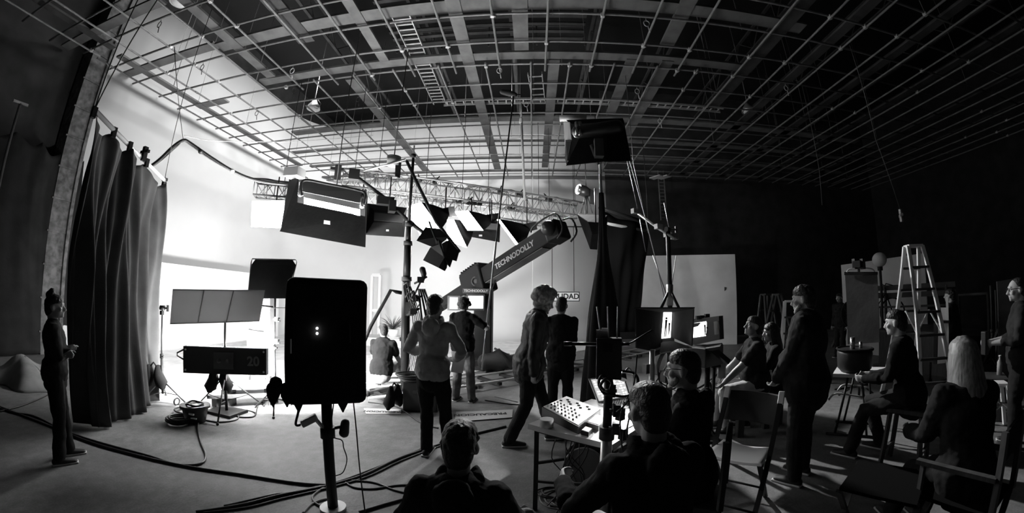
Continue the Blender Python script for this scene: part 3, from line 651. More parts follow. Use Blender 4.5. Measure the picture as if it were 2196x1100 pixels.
# tarp heap + board
tp = atZ(55, 822, 0)
def heap(name, c, rx, ry, h, label, m, seed, cat):
    rnd = random.Random(seed); pf = [(rnd.uniform(2, 6), rnd.uniform(2, 6), rnd.uniform(0, 6)) for _ in range(6)]
    def fn(u, v):
        a = u*6.2832; r = v; e = 1+.15*math.sin(3*a+pf[0][2])+.08*math.sin(7*a+pf[1][2]); x, y = rx*r*e*math.cos(a), ry*r*e*math.sin(a)
        z = h*(1-r**2.2)*(.75+.25*sum(math.sin(p*x/rx+q*y/ry+w) for p, q, w in pf)/2)
        return V((c[0]+x, c[1]+y, max(z, .0)+.005))
    b = MB(); b.grid(fn, 60, 24, .01); return b.build(name, m, label=label, cat=cat)
heap('canvas_tarp', (tp.x-.25, tp.y+.1), .95, .6, .42, 'rumpled grey canvas heaped on the floor at the left edge', 'tarp', 3, 'tarp')
q0, q1 = atZ(28, 770, 0), atX(-5, 560, -9.3)
b = MB(); b.bar((-9.0, 2.35, 0), (-9.55, 2.25, 1.98), .26, .03, up=(1, 0, 0)); b.build('leaning_board', 'wood', label='narrow pale board propped upright behind the tarp at far left', cat='board')
# ------------------------------------------------------------------ STANDS
def tripod(b, c, r, z1, a0=0, n=3, tr=.011, foot=True):
    for k in range(n):
        a = a0+k*2*math.pi/n; q = V((c[0]+r*math.cos(a), c[1]+r*math.sin(a), .015)); b.tube([V((c[0], c[1], z1)), q], tr, 8)
def cstand(x, y, h, label, a0=0., bag=True, name='grip_stand', leg=.42, head=True, r=.014, m='blackmetal', wheel=False, cat='grip stand', zs=.34):
    t = thing(name, (x, y, 0), label, cat)
    b = MB(); b.cyl((x, y, .14), (x, y, h*.5), r*1.25, n=10); b.cyl((x, y, h*.5), (x, y, h), r*.85, n=10); b.build('column', m, t)
    for k in range(3):
        a = a0+k*2.094; b = MB(); q = V((x+leg*math.cos(a), y+leg*math.sin(a), .015)); b.tube([V((x, y, zs)), q], .011, 8)
        b.tube([V((x, y, .16)), lerp(V((x, y, zs)), q, .6)], .007, 6); lg = b.build('leg', m, t)
        b = MB(); b.ell(q, .02, seg=8, ring=6); b.build('foot_cap', 'rubber', lg)
    b = MB(); b.cyl((x-.03, y, h*.5), (x+.05, y, h*.5), .012, n=8); b.cyl((x, y, h*.5-.03), (x, y, h*.5+.03), r*1.8, n=10); b.build('lock_collar', m, t)
    if head:
        b = MB(); b.cyl((x-.03, y-.02, h), (x+.03, y+.02, h), .035, n=12); b.cyl((x+.03, y, h), (x+.11, y, h), .012, n=8); b.box((x+.12, y, h), (.02, .03, .09)); b.box((x-.01, y, h-.07), (.05, .04, .06)); b.build('grip_head', m, t)
    if wheel:
        b = MB(); a = a0; q = V((x+leg*.55*math.cos(a), y+leg*.55*math.sin(a), .05)); b.tube([q+V((0, .05*math.cos(k), .05*math.sin(k))) for k in np.linspace(0, 6.28, 14)[:-1]], .012, 6, closed=True); b.build('caster', 'rubber', t)
    return t
def sandbag(x, y, z, label, w=.17, a=0.):
    t = thing('sandbag', (x, y, z-.2), label, 'sandbag'); dx, dy = math.cos(a), math.sin(a)
    for q in (-1, 1):
        b = MB(); c = V((x+dx*.07*q, y+dy*.07*q, z-.12)); b.limb([c+V((0, 0, .12)), c, c+V((dx*.05*q, dy*.05*q, -.12)), c+V((dx*.06*q, dy*.06*q, -.17))], [(.03, .05), (.07, .08), (.085, .09), (.03, .05)], 12); b.build('pouch', 'duv', t)
    b = MB(); b.tube([V((x-dx*.05, y-dy*.05, z)), V((x, y, z+.06)), V((x+dx*.05, y+dy*.05, z))], .012, 6); b.build('handle', 'duv', t)
    return t
def clearance(p): return p
s1 = atD(350, 862, 6.3); c1 = cstand(s1.x, s1.y, atD(350, 660, 6.3).z, 'slim grip stand with a hanging sandbag at the curtain end', a0=.3, wheel=True)
sandbag(s1.x-.1, s1.y-.07, .52, 'small sandbag slung on the stand beside the curtain end', a=.5)
s2 = atZ(486, 884, 0); h2 = atD(486, 660, math.hypot(s2.x, s2.y)).z
cstand(s2.x, s2.y, h2, 'black tripod stand with a grip head in front of the long black lamp bank', a0=-1.0, leg=.55, zs=.5, r=.018)
sandbag(s2.x-.08, s2.y-.04, .58, 'sandbag draped over the tripod in front of the black lamp bank', a=.6)
# ------------------------------------------------------------------ FLAGS and LAMP BANK
def pquad(b, pts, t=.01):
    P = [atD(*p) for p in pts]; n = (P[1]-P[0]).cross(P[3]-P[0]).normalized()*t/2; b.quad(*P, t=t); return P
def rail(pts, r=.008, closed=False, m='alu', name='frame', parent=None, n=8):
    b = MB(); b.tube(pts, r, n, closed=closed); return b.build(name, m, parent)
t = thing('silver_flag', atD(467, 720, 5.2), 'long silver reflector of three panels in a thin frame left of the black mesh flag', 'reflector')
b = MB(); P = pquad(b, [(371, 621, 5.3), (568, 623, 5.1), (556, 688, 5.1), (365, 694, 5.3)], .012); b.build('cloth', 'silver', t)
rail([P[0]+(P[3]-P[0])*k for k in (0, 1)]+[P[2], P[1]], closed=True, parent=t)
for k in (.34, .66): rail([lerp(P[0], P[1], k), lerp(P[3], P[2], k-.03)], .007, parent=t, name='seam_rod')
rail([lerp(P[1], P[2], .5), V((lerp(P[1], P[2], .5).x+.25, lerp(P[1], P[2], .5).y-.1, lerp(P[1], P[2], .5).z))], .01, parent=t, name='stud')
t = thing('mesh_flag', atD(585, 640, 5.4), 'upright black cloth flag in a wire frame above the silver reflector', 'flag')
b = MB(); P = [atD(548, 556, 5.45), atD(628, 558, 5.35), atD(634, 568, 5.35), atD(627, 800, 5.35), atD(552, 800, 5.45), atD(538, 568, 5.45)]
b.quad(atD(540, 567, 5.45), atD(635, 569, 5.35), atD(612, 640, 5.35), atD(531, 640, 5.45), .01); b.quad(P[0], P[1], atD(635, 569, 5.35), atD(540, 567, 5.45), .01); b.build('cloth', 'duv2', t)
rail([atD(539, 562, 5.45), atD(541, 555, 5.45), atD(634, 557, 5.35), atD(637, 562, 5.35), atD(612, 660, 5.35), atD(530, 660, 5.45)], .008, closed=True, parent=t)
t = thing('tall_grey_flag', atD(555, 800, 6.75), 'tall grey cloth panel standing behind the silver reflector and its stands', 'flag')
b = MB(); P = pquad(b, [(528, 640, 7.2), (583, 640, 7.1), (583, 806, 7.1), (533, 806, 7.2)], .012); b.build('cloth', 'beam', t)
b = MB(); b.tube([atD(533, 706, 7.15), atD(545, 709, 7.15), atD(578, 713, 7.05)], .008, 6); b.build('fold_rod', 'blackmetal', t)
for x in (535, 580): b = MB(); p = atD(x, 790, 7.15); b.cyl((p.x, p.y, 0), p, .015); b.build('leg', 'blackmetal', t)
t = thing('black_side_flag', atD(592, 800, 6.2), 'narrow vertical black flag just left of the big foreground case', 'flag')
b = MB(); pquad(b, [(581, 610, 6.3), (590, 610, 6.25), (592, 822, 6.25), (584, 822, 6.3)], .03); b.build('cloth', 'duv', t)
p = atD(587, 822, 6.28); b = MB(); b.cyl((p.x, p.y, 0), p, .014); b.build('stem', 'blackmetal', t)
# two slim stands holding them
for px, lab, hh, D in ((569, 'bright chromed grip stand beside the end of the silver reflector', 600, 6.35), (590, 'dark grip stand with side arm close to the foreground case', 606, 5.6)):
    p = atD(px, 850, D); h = atD(px, hh, D).z; tt = cstand(p.x, p.y, h, lab, a0=1.1, m='alu' if px == 569 else 'blackmetal', leg=.35)
    for k in (.72, .55): b = MB(); q = V((p.x, p.y, h*k)); b.cyl(q-V((.02, 0, 0)), q+V((.09, 0, -.02)), .014, n=8); b.box(q+V((.04, 0, 0)), (.06, .05, .06)); b.build('arm_clamp', 'alu', tt)
t = thing('lamp_bank', atD(486, 830, 5.5), 'long black lamp bank seen from behind with chalk figure 20 on it', 'studio light')
b = MB(); P = pquad(b, [(397, 741, 5.9), (574, 747, 5.4), (574, 803, 5.4), (397, 798, 5.9)], .1); b.build('housing', 'blackmetal', t)
n = (P[1]-P[0]).cross(P[3]-P[0]).normalized(); n = n if n.y > 0 else -n; e1 = (P[1]-P[0]).normalized(); e3 = (P[3]-P[0]).normalized()
b = MB(); b.quad(*[p+n*.055 for p in P], t=.008); b.build('lit_front', 'glow3', t)
c = lerp(P[0], P[2], .5)-n*.055; b = MB(); b.quad(c-e1*.14-e3*.11, c+e1*.14-e3*.11, c+e1*.14+e3*.11, c-e1*.14+e3*.11, t=.02); b.build('rear_plate', 'beam_dark', t)
for q in (-1, 1): b = MB(); b.ell(c+e1*.06*q-n*.01, .03, seg=12, ring=8); b.build('knob', 'darkplastic', t)
for f0, f1 in ((.03, .12), (.03, .88), (.97, .12), (.97, .88)):
    b = MB(); b.ell(lerp(lerp(P[0], P[1], f0), lerp(P[3], P[2], f0), f1)-n*.052, .014, seg=8, ring=6); b.build('rivet', 'clamp', t)
h0 = lerp(P[0], P[3], .12); h1 = lerp(P[0], P[3], .55); b = MB(); b.tube([h0, h0-e1*.12+e3*.06, h1-e1*.12-e3*.06, h1], .012, 8); b.build('handle', 'rubber', t)
rot = Matrix((e1, -e3, -n)).transposed(); text('20', .17, lerp(P[0], P[2], .5)+e1*.42-n*.056+e3*.0, rot, 'beam', t, 'chalk_figures')
b = MB(); c2 = lerp(P[3], P[2], .5); b.cyl(V((c2.x, c2.y, 0)), c2, .02); b.box((c2.x, c2.y, .02), (.45, .35, .04)); b.build('floor_post', 'blackmetal', t)
# ------------------------------------------------------------------ BALLAST BOX, LOW BENCHES, COIL
bx = atZ(420, 905, 0); t = thing('ballast_box', (bx.x, bx.y, 0), 'squat black ballast box with cable sockets on the floor beside coiled cable', 'ballast')
b = MB(); b.tube([V((bx.x, bx.y, .0)), V((bx.x, bx.y, .16)), V((bx.x, bx.y, .2))], [(.12, .10), (.16, .14), (.17, .15)], 20); b.build('case', 'darkplastic', t)
b = MB(); b.tube([V((bx.x, bx.y, .19)), V((bx.x, bx.y, .225))], [(.19, .17), (.19, .17)], 20); b.build('lid_rim', 'darkplastic', t)
b = MB(); b.tube([V((bx.x+.11*math.cos(a), bx.y+.1*math.sin(a), .235+.01*math.sin(3*a))) for a in np.linspace(0, 6.28, 20)[:-1]], .012, 6, closed=True); b.build('coiled_lead', 'cable', t)
for k in range(4): b = MB(); b.box((bx.x+.06+.022*k, bx.y-.118+.005*k, .09), (.014, .02, .014)); b.build('socket', 'pale', t)
b = MB(); b.box((bx.x+.08, bx.y-.13, .145), (.08, .02, .02)); b.build('label_plate', 'pale', t)
def coil(name, c, r, turns, label, m='cable', rr=.011, dz=.014, jit=.02, cat='cable', seed=1, sq=1.0, z0=.0):
    rnd = random.Random(seed); pts = []; N = turns*14
    for k in range(N+1):
        a = k/14*6.2832; q = r*(1+jit*4*math.sin(k*.37)+rnd.uniform(-jit, jit)); pts.append(V((c[0]+q*math.cos(a)+.02*math.sin(k*.21), c[1]+q*sq*math.sin(a), z0+rr+dz*k/14+.006*math.sin(k*.9))))
    b = MB(); b.tube(catmull(pts, 2), rr, 7); return b.build(name, m, label=label, cat=cat)
for k, (x, y, r, tn, z0, lab) in enumerate([(386, 906, .15, 5, 0, 'flat coil of black cable on the floor left of the ballast box'), (408, 884, .18, 2, .1, 'loose cable loops leaning on the ballast box')]):
    p = atZ(x, y, 0); coil('cable_coil', p, r, tn, lab, seed=k+2, z0=0)
def floorcable(pts, label, r=.013, m='cable', z=0.0, name='floor_cable', n=8, group=None):
    P = [atZ(p[0], p[1], (p[2] if len(p) > 2 else 0)+r+z) for p in pts]
    b = MB(); b.tube(catmull(P, n), r, 7); return b.build(name, m, label=label, cat='cable', group=group)
t0 = atZ(500, 866, 0); 
for (x0, x1, y, z, hh, lab) in [(446, 600, 846, .16, .05, 'low black plank on blocks behind the tripod stand'), (470, 600, 826, .30, .06, 'pale low bench top behind the lamp bank')]:
    a, c = atZ(x0, y, z), atZ(x1, y-4, z); t = thing('low_bench', ((a.x+c.x)/2, (a.y+c.y)/2, 0), lab, 'bench')
    b = MB(); b.bar(a, c, .3, hh, up=(0, 0, 1)); bb = b.build('top', 'darkwood' if z < .2 else 'pale', t)
    for k in (.15, .85): q = lerp(a, c, k); b = MB(); b.box((q.x, q.y, (z-hh/2)/2), (.1, .2, z-hh/2)); b.build('block', 'darkwood', t)
# ------------------------------------------------------------------ FOREGROUND BAGGED CASE ON POST
fx, fy = -1.46, 2.43; vd = V((fx, fy, 0)).normalized(); rt = V((vd.y, -vd.x, 0)); rotC = Matrix((rt, vd, V((0, 0, 1)))).transposed()
zc = (atD(682, 597, 2.83).z+atD(682, 863, 2.83).z)/2; hz = atD(682, 597, 2.83).z-atD(682, 863, 2.83).z
t = thing('hooded_light', (fx, fy, 0), 'large black bagged light head on a thick post in the left foreground', 'studio light')
b = MB(); b.box((fx, fy, zc), (.575, .22, hz), rotC, bev=.055); b.build('bag_cover', 'duv', t)
b = MB(); b.box(V((fx, fy, zc))+vd*.12, (.54, .04, hz-.06), rotC, bev=.015); b.build('lit_front', 'silver', t)
def fgp(x, y, d=2.70): return atD(x, y, d)
for p in ((680, 704), (680, 715)): b = MB(); b.ell(fgp(*p, 2.71), .009, seg=8, ring=6); b.build('indicator_light', 'led', t)
b = MB(); b.bar(fgp(624, 727, 2.715), fgp(624, 758, 2.715), .008, .01); b.build('zip', 'pale', t)
b = MB(); b.bar(fgp(750, 695, 2.715), fgp(751, 735, 2.715), .015, .01); b.build('side_strap', 'beam_dark', t)
for k, (x, y) in enumerate([(592, 838), (615, 850), (758, 840), (772, 800), (640, 862), (735, 862), (585, 850)]):
    b = MB(); c = fgp(x, y, 2.8); b.limb([c+V((0, 0, .06)), c, c+V((0, 0, -.07))], [(.05, .04), (.045, .035), (.008, .008)], 8); b.build('cloth_flap', 'duv', t)
b = MB(); b.cyl((fx, fy, .03), (fx, fy, .95), .04, n=16); b.build('post', 'blackmetal', t)
b = MB(); b.cyl((fx, fy, 0.0), (fx, fy, .035), .10, n=28); b.build('base_plate', 'white', t)
b = MB(); b.cyl((fx, fy, .60), (fx, fy, .68), .055, n=16); b.build('post_collar', 'blackmetal', t)
q = V((fx, fy, .66)); b = MB(); b.cyl(q, q+rt*.13+V((0, 0, .02)), .012); b.limb([q+rt*.12+V((0, 0, -.03)), q+rt*.13+V((0, 0, .04))], [.04, .035], 8); b.build('locking_knob', 'darkplastic', t)
pl_ = fgp(662, 900, 2.72); b = MB(); b.bar(q-rt*.02, pl_+rt*.05, .02); b.bar(pl_+rt*.055+V((0, 0, .02)), pl_-rt*.05-V((0, 0, .03)), .055, .05, bev=.008); b.build('power_plug', 'clamp', t)
b = MB(); b.tube(catmull([pl_-rt*.055-V((0, 0, .035)), pl_-rt*.09-V((0, 0, .03)), fgp(640, 880, 2.74), fgp(637, 850, 2.78)], 6), .009, 7); b.build('power_lead', 'cable', t)
b = MB(); b.tube(catmull([fgp(x, y, 2.80) for x, y in [(716, 860), (711, 930), (733, 944), (737, 960), (744, 985), (736, 1012), (720, 1020)]], 6), .0045, 6); b.build('thin_lead', 'cable', t)
b = MB(); b.tube(catmull([fgp(758, 862, 2.78), fgp(764, 920, 2.7), fgp(771, 1000, 2.6), atD(783, 1098, 2.4)], 6), .005, 6); b.build('hanging_lead', 'cable', t)
# ------------------------------------------------------------------ LAMPS ON THE TRUSSES
def trussbeam(p, q, size, label, bays, name='lighting_truss'):
    p, q = V(p), V(q); d = (q-p).normalized(); s = d.cross(V((0, 0, 1))).normalized()*size/2; up = V((0, 0, size/2))
    t = thing(name, (p+q)/2-up, label, 'truss'); cs = [s+up, -s+up, -s-up, s-up]
    for c in cs: b = MB(); b.tube([p+c, q+c], .024, 8); b.build('chord', 'truss', t)
    b = MB()
    for i in range(bays):
        a, z = lerp(p, q, i/bays), lerp(p, q, (i+1)/bays)
        for k in range(4):
            c0, c1 = cs[k], cs[(k+1) % 4]; b.tube([a+c0, a+c1], .011, 6)
            b.tube([a+(c0 if i % 2 else c1), z+(c1 if i % 2 else c0)], .010, 6)
    for k in range(4): b.tube([q+cs[k], q+cs[(k+1) % 4]], .011, 6)
    b.build('lacing', 'truss', t); return t
zT = 3.9
T1 = trussbeam(atZ(548, 405, zT), atZ(1203, 474, zT), .34, 'long aluminium box truss crossing behind the softboxes', 34)
T2a, T2b = atZ(735, 385, zT+.35), atZ(1245, 452, zT+.35)
T2 = trussbeam(T2a, T2b, .40, 'upper aluminium box truss carrying lamps and clamps at centre', 26)
T3a, T3b = atZ(1286, 457, zT), atZ(1390, 482, zT)
t = thing('drape_bar', (T3a+T3b)/2, 'dark bar with a pale lower tube holding the black drape at centre right', 'bar')
b = MB(); b.tube([T3a+V((0, 0, .15)), T3b+V((0, 0, .05))], .05, 8); b.build('upper_bar', 'blackmetal', t)
b = MB(); b.tube([T3a-V((0, 0, .25)), T3b-V((0, 0, .2))], .045, 8); b.build('lower_tube', 'tray', t)
for q in (T3a, T3b): b = MB(); b.tube([q, V((q.x, q.y, ZG))], .01, 6); b.build('suspension_line', 'cable', t)
for tt, p, q, ks in ((T1, WP[T1.name], None, 0),):
    pass
def hang(t, p, m='cable', r=.008, name='suspension_line'):
    b = MB(); b.tube([p, V((p.x, p.y, ZG))], r, 6); b.build(name, m, t)
A1, B1 = atZ(548, 405, zT), atZ(1203, 474, zT)
for k in (.08, .35, .62, .95): hang(T1, lerp(A1, B1, k))
for k in (.04, .3, .55, .78, .97): hang(T2, lerp(T2a, T2b, k))
# clutter of clamps, brackets and cable on the upper truss
random.seed(11)
for k in range(16):
    p = lerp(T2a, T2b, random.uniform(.05, .98))+V((0, 0, random.choice((.22, .2, -.2)))); b = MB(); b.box(p, (.12, .09, .1), random.random()*3); b.cyl(p, p+V((random.uniform(-.15, .15), 0, .14)), .015); b.build('clamp', 'blackmetal', T2)
b = MB(); b.tube(catmull([lerp(T2a, T2b, k)+V((0, -.2, .2+.03*math.sin(k*60))) for k in np.linspace(0, 1, 24)], 3), .02, 7); b.build('taped_cable_run', 'cable', T2)
b = MB(); b.tube(catmull([lerp(A1, B1, k)+V((0, -.17, .19+.02*math.sin(k*50))) for k in np.linspace(0, 1, 24)], 3), .016, 7); b.build('taped_cable_run', 'cable', T1)
def softbox(label, face, D, apex, Da, m='glow', name='softbox', body='duv', vis=True, extra=None, light=0, group=None):
    P = [atD(x, y, d) for (x, y), d in zip(face, D)]; A = atD(*apex, Da); c = sum(P, V())/4
    t = thing(name, A, label, 'softbox', group)
    nrm = (c-A).normalized(); s = .22
    Q = [A+(p-A)*.0+(p-c)*s for p in P]
    b = MB(); b.quad(*P, t=.01); b.build('diffuser', m, t)
    for i in range(4):
        j = (i+1) % 4; off = (A-c)*.01; mid = [lerp(P[i], Q[i], .5)+(lerp(P[i], Q[i], .5)-lerp(c, A, .5))*.10, lerp(P[j], Q[j], .5)+(lerp(P[j], Q[j], .5)-lerp(c, A, .5))*.10]
        b = MB(); b.quad(P[i]+off, P[j]+off, mid[1], mid[0], t=.012); b.quad(mid[0], mid[1], Q[j], Q[i], t=.012); b.build('side_panel', body, t)
    b = MB(); b.quad(*Q, t=.02); b.bar(A-nrm*.0, A-nrm*.25, .2, .2); b.build('lamp_head', 'blackmetal', t)
    top = V((A.x, A.y, min(zT+.2, A.z+1.0))); b = MB(); b.tube([A, top], .014, 8); b.build('hanger_pipe', 'blackmetal', t)
    return t, c, nrm, P
softbox('lit softbox slanting left, nearest the tall crank stand', [(875, 443), (903, 434), (945, 492), (905, 515)], [7.7, 7.9, 7.2, 7.1], (955, 456), 8.1)
softbox('tall narrow lit softbox left of the dark one with a label', [(959, 471), (973, 471), (1001, 531), (958, 515)], [8.5, 8.5, 8.0, 8.1], (1010, 484), 8.8)
softbox('lit softbox tipped over the dark labelled softbox', [(975, 454), (1004, 452), (1036, 494), (1003, 494)], [8.7, 8.6, 8.1, 8.2], (1050, 468), 8.9)
softbox('lit softbox with a long dark back next to the crane head', [(1066, 471), (1071, 470), (1117, 531), (1106, 525)], [8.8, 8.8, 8.1, 8.2], (1130, 488), 8.9)
t, c, n, P = softbox('blazing panel light hanging at the left end of the truss', [(541, 432), (610, 430), (607, 489), (539, 486)], [7.8, 7.6, 7.6, 7.8], (590, 455), 8.5, m='glow2')
# dark softboxes seen from behind
def darkbox(label, outer, inner, Do, Di, tube=None, labelpx=None, extra=None, lens=None):
    O = [atD(x, y, Do) for x, y in outer]; I = [atD(x, y, Di) for x, y in inner]; c = sum(I, V())/4
    t = thing('softbox', c, label, 'softbox')
    for i in range(4):
        j = (i+1) % 4; b = MB(); b.quad(O[i], O[j], I[j], I[i], t=.012); b.build('side_panel', 'duv', t)
    b = MB(); b.quad(*I, t=.03); b.build('lamp_head', 'blackmetal', t)
    b = MB(); b.quad(*[p+(p-c)*-.02 for p in O], t=.01); b.build('diffuser', 'glow', t)
    if labelpx: b = MB(); p = [atD(x, y, labelpx[1]) for x, y in labelpx[0]]; b.quad(*p, t=.006); b.build('label_patch', 'pale', t)
    if lens: b = MB(); p = [atD(x, y, lens[1]) for x, y in lens[0]]; b.quad(*p, t=.03); b.build('rear_plate', 'beam', t)
    b = MB(); b.tube([c+V((0, 0, .1)), V((c.x, c.y, zT+.1))], .014, 8); b.build('hanger_pipe', 'blackmetal', t)
    return t
darkbox('dark softbox facing away with a grey lamp plate, left of the crank stand', [(787, 437), (872, 446), (866, 508), (785, 503)], [(802, 452), (866, 458), (862, 478), (802, 476)], 7.7, 7.3, lens=([(803, 456), (866, 462), (863, 477), (802, 472)], 7.25), labelpx=([(828, 492), (834, 492), (834, 496), (828, 496)], 7.45))
darkbox('dark softbox facing away with a small white label below the tipped lit one', [(1000, 462), (1073, 464), (1071, 519), (996, 505)], [(1040, 474), (1068, 476), (1066, 494), (1040, 492)], 9.2, 8.7, lens=([(1042, 478), (1068, 480), (1066, 493), (1041, 491)], 8.65), labelpx=([(1027, 503), (1034, 503), (1034, 507), (1027, 507)], 8.9))
darkbox('dark softbox hanging behind the wrapped black column', [(1238, 460), (1302, 462), (1300, 536), (1266, 534)], [(1262, 476), (1290, 478), (1290, 500), (1270, 500)], 8.3, 7.8, labelpx=([(1262, 480), (1265, 481), (1269, 488), (1266, 488)], 7.9))
# the very large near softbox with its glowing slit
D = 6.9
t = thing('large_softbox', atD(700, 440, D), 'very large black softbox with a glowing slit hanging left of centre', 'softbox')
def pq(name, pts, m, d=.012): b = MB(); P = pquad(b, pts, d); b.build(name, m, t); return P
F = pq('front_skirt', [(636, 434, 6.7), (783, 464, 6.6), (783, 530, 6.5), (600, 496, 6.6)], 'duv')
pq('side_skirt', [(622, 378, 7.2), (640, 384, 6.8), (638, 434, 6.7), (602, 496, 6.6)], 'duv')
pq('side_skirt', [(785, 412, 6.6), (788, 422, 7.5), (784, 500, 7.7), (783, 530, 6.5)], 'duv')
pq('rear_skirt', [(625, 380, 7.5), (787, 415, 7.5), (787, 500, 7.7), (610, 470, 7.7)], 'duv')
pq('top_cover', [(645, 386, 6.75), (785, 410, 6.6), (783, 438, 6.62), (643, 410, 6.75)], 'blackmetal', .03)
pq('diffuser', [(604, 494, 6.66), (780, 526, 6.56), (778, 506, 7.6), (614, 474, 7.6)], 'glow')
for y0, y1, mm in ((413, 424, 'alu'), (423, 437, 'tube')):
    b = MB(); a, c = atD(652, y0, 6.72), atD(772, y0+26, 6.62); a2 = atD(652, y1, 6.7); c2 = atD(772, y1+26, 6.6); b.quad(a, c, c2, a2, t=.02); b.build('lit_slit' if mm == 'tube' else 'reflector', mm, t)
for (x, y), (x2, y2) in (((646, 392), (643, 420)), ((777, 420), (776, 445))):
    b = MB(); a = atD(x, y, 6.6); c = atD(x2, y2, 6.55); b.tube([a, lerp(a, c, .5), c], .035, 10); b.build('end_cap', 'chrome', t)
for a, c in (((632, 370), (640, 376)),): pass
b = MB(); b.tube(catmull([atD(x, y, 6.5) for x, y in [(648, 420), (645, 400), (655, 386), (700, 394), (765, 407), (783, 416), (780, 440)]], 5), .022, 8); b.build('yoke', 'blackmetal', t)
b = MB(); P = [atD(x, y, 6.48) for x, y in [(695, 472), (708, 474), (708, 482), (694, 480)]]; b.quad(*P, t=.008); b.build('label_patch', 'pale', t)
b = MB(); p = atD(722, 400, 6.55); b.tube([p, V((p.x, p.y, ZG))], .01, 6); b.build('suspension_line', 'cable', t)
b = MB(); b.box(atD(632, 371, 6.9), (.3, .25, .16)); b.cyl(atD(620, 371, 6.9), atD(648, 373, 6.9), .07); b.build('clamp_block', 'alu', t)
# small lamp and barn flag under the grid
p = atD(845, 341, 6.9); t = thing('small_spotlight', p, 'small can spotlight with a black flag hanging under the grid', 'spotlight')
b = MB(); b.tube([p+V((0, 0, .02)), p-V((0, 0, .14))], [(.14, .12), (.13, .11)], 20); b.build('housing', 'tray', t)
b = MB(); b.tube([p+V((0, 0, .045)), p+V((0, 0, .02))], [(.14, .12)]*2, 20); b.build('lens_disc', 'blackmetal', t)
b = MB(); b.quad(atD(848, 347, 6.85), atD(861, 349, 6.85), atD(858, 382, 6.85), atD(847, 378, 6.85), t=.03); b.build('flag', 'duv', t)
b = MB(); b.tube([p+V((0, 0, .04)), V((p.x+.05, p.y, ZG))], .012, 6); b.build('suspension_line', 'cable', t)
b = MB(); b.tube([atD(870, 341, 6.7), atD(835, 352, 6.8), atD(780, 366, 7.0)], .018, 6); b.build('pale_arm', 'alu', t)
p = atD(1257, 410, 9.6); t = thing('ellipsoidal_lamp', p, 'round faced spot lamp with a black flag on the right end of the truss', 'spotlight')
b = MB(); b.tube([p+V((-.22, -.1, .02)), p+V((-.05, 0, 0)), p+V((.1, .1, -.02))], [.14, .15, .10], 18); b.build('housing', 'darkplastic', t)
b = MB(); b.ell(p+V((-.2, -.1, .02)), (.06, .12, .1)); b.build('lens', 'chrome', t)
b = MB(); b.quad(atD(1266, 406, 9.5), atD(1277, 412, 9.5), atD(1276, 438, 9.5), atD(1265, 436, 9.5), t=.1); b.build('flag', 'duv', t)
b = MB(); q = V((p.x, p.y, p.z-.6)); b.tube([p, q], .03, 8); b.tube([p, q+V((-.15, 0, 0))], .012, 6); b.tube([p, q+V((.15, 0, 0))], .012, 6); b.build('stand', 'blackmetal', t)
b = MB(); b.tube([p, V((p.x, p.y, ZG))], .012, 6); b.build('suspension_line', 'cable', t)
# hanging cable swag with its wire
t = thing('cable_swag', atD(395, 303, 7.5), 'thick bundle of cable slung from a wire peak in front of the white wall', 'cable')
b = MB(); pts = [atD(x, y, 7.2+k*.06) for k, (x, y) in enumerate([(322, 358), (345, 340), (372, 314), (393, 301), (408, 307), (450, 336), (500, 367), (545, 385), (600, 395), (625, 392)])]; b.tube(catmull(pts, 6), [.03]*(9*6+1), 8); b.build('cable_bundle', 'cable', t)
b = MB(); pts2 = [atD(x, y, 7.2+k*.06) for k, (x, y) in enumerate([(324, 360), (350, 341), (380, 314), (393, 303), (412, 314), (455, 344), (510, 374), (560, 391), (615, 397)])]; b.tube(catmull(pts2, 6), .01, 6); b.build('thin_cable', 'cable_g', t)
b = MB(); b.tube([atD(393, 301, 7.38), atD(374, 100, 5.6)], .006, 6); b.build('wire', 'cable', t)
for (x, y) in ((430, 325), (498, 367)): b = MB(); b.ell(atD(x, y, 7.4), .045, seg=8, ring=6); b.build('tape_wrap', 'white' if y > 350 else 'cable', t)
b = MB(); b.tube(catmull([atD(*p) for p in [(395, 290, 7.4), (460, 302, 7.6), (600, 304, 8.2), (700, 299, 8.6), (800, 290, 9.0)]], 6), .008, 6); b.build('guy_line', 'rope', label='pale line stretched across under the grid at upper left', cat='rope')

t = thing('bounce_flat', (-9.3, 9.2, 0), 'low white bounce wall glowing along the left side of the bright stage', 'scenery flat')
for k in range(3): b = MB(); b.box((-9.3, 6.7+k*2.1, 1.12), (.05, 2.1, 2.24)); b.build('panel', 'bounce', t)
for k in range(4): b = MB(); b.bar((-9.35, 5.7+k*2.05, .0), (-9.35, 5.7+k*2.05, 2.2), .05); b.build('brace', 'wood', t)
# ------------------------------------------------------------------ TALL CRANK STAND in the middle
sx, sy = -2.08, 5.95
t = thing('crank_stand', (sx, sy, 0), 'tall black telescopic crank stand rising at centre left', 'light stand')
for r, z0, z1 in ((.072, .12, 1.95), (.062, 1.9, 2.55), (.045, 2.5, 2.9), (.026, 2.85, 4.12)):
    b = MB(); b.cyl((sx, sy, z0), (sx, sy, z1), r, n=14); b.build('mast_section', 'blackmetal', t)
for z, r in ((1.95, .085), (2.55, .075), (2.87, .06), (4.1, .045)): b = MB(); b.cyl((sx, sy, z-.04), (sx, sy, z+.03), r, n=14); b.build('collar', 'beam_dark', t)
for k in range(4):
    a = .5+k*1.57; b = MB(); b.bar((sx, sy, .16), (sx+.6*math.cos(a), sy+.6*math.sin(a), .06), .06); lg = b.build('leg', 'blackmetal', t)
    b = MB(); b.ell((sx+.62*math.cos(a), sy+.62*math.sin(a), .05), .048); b.build('caster', 'rubber', lg)
b = MB(); b.cyl((sx, sy, 4.1), (sx, sy, 4.3), .012); b.build('spigot', 'alu', t)
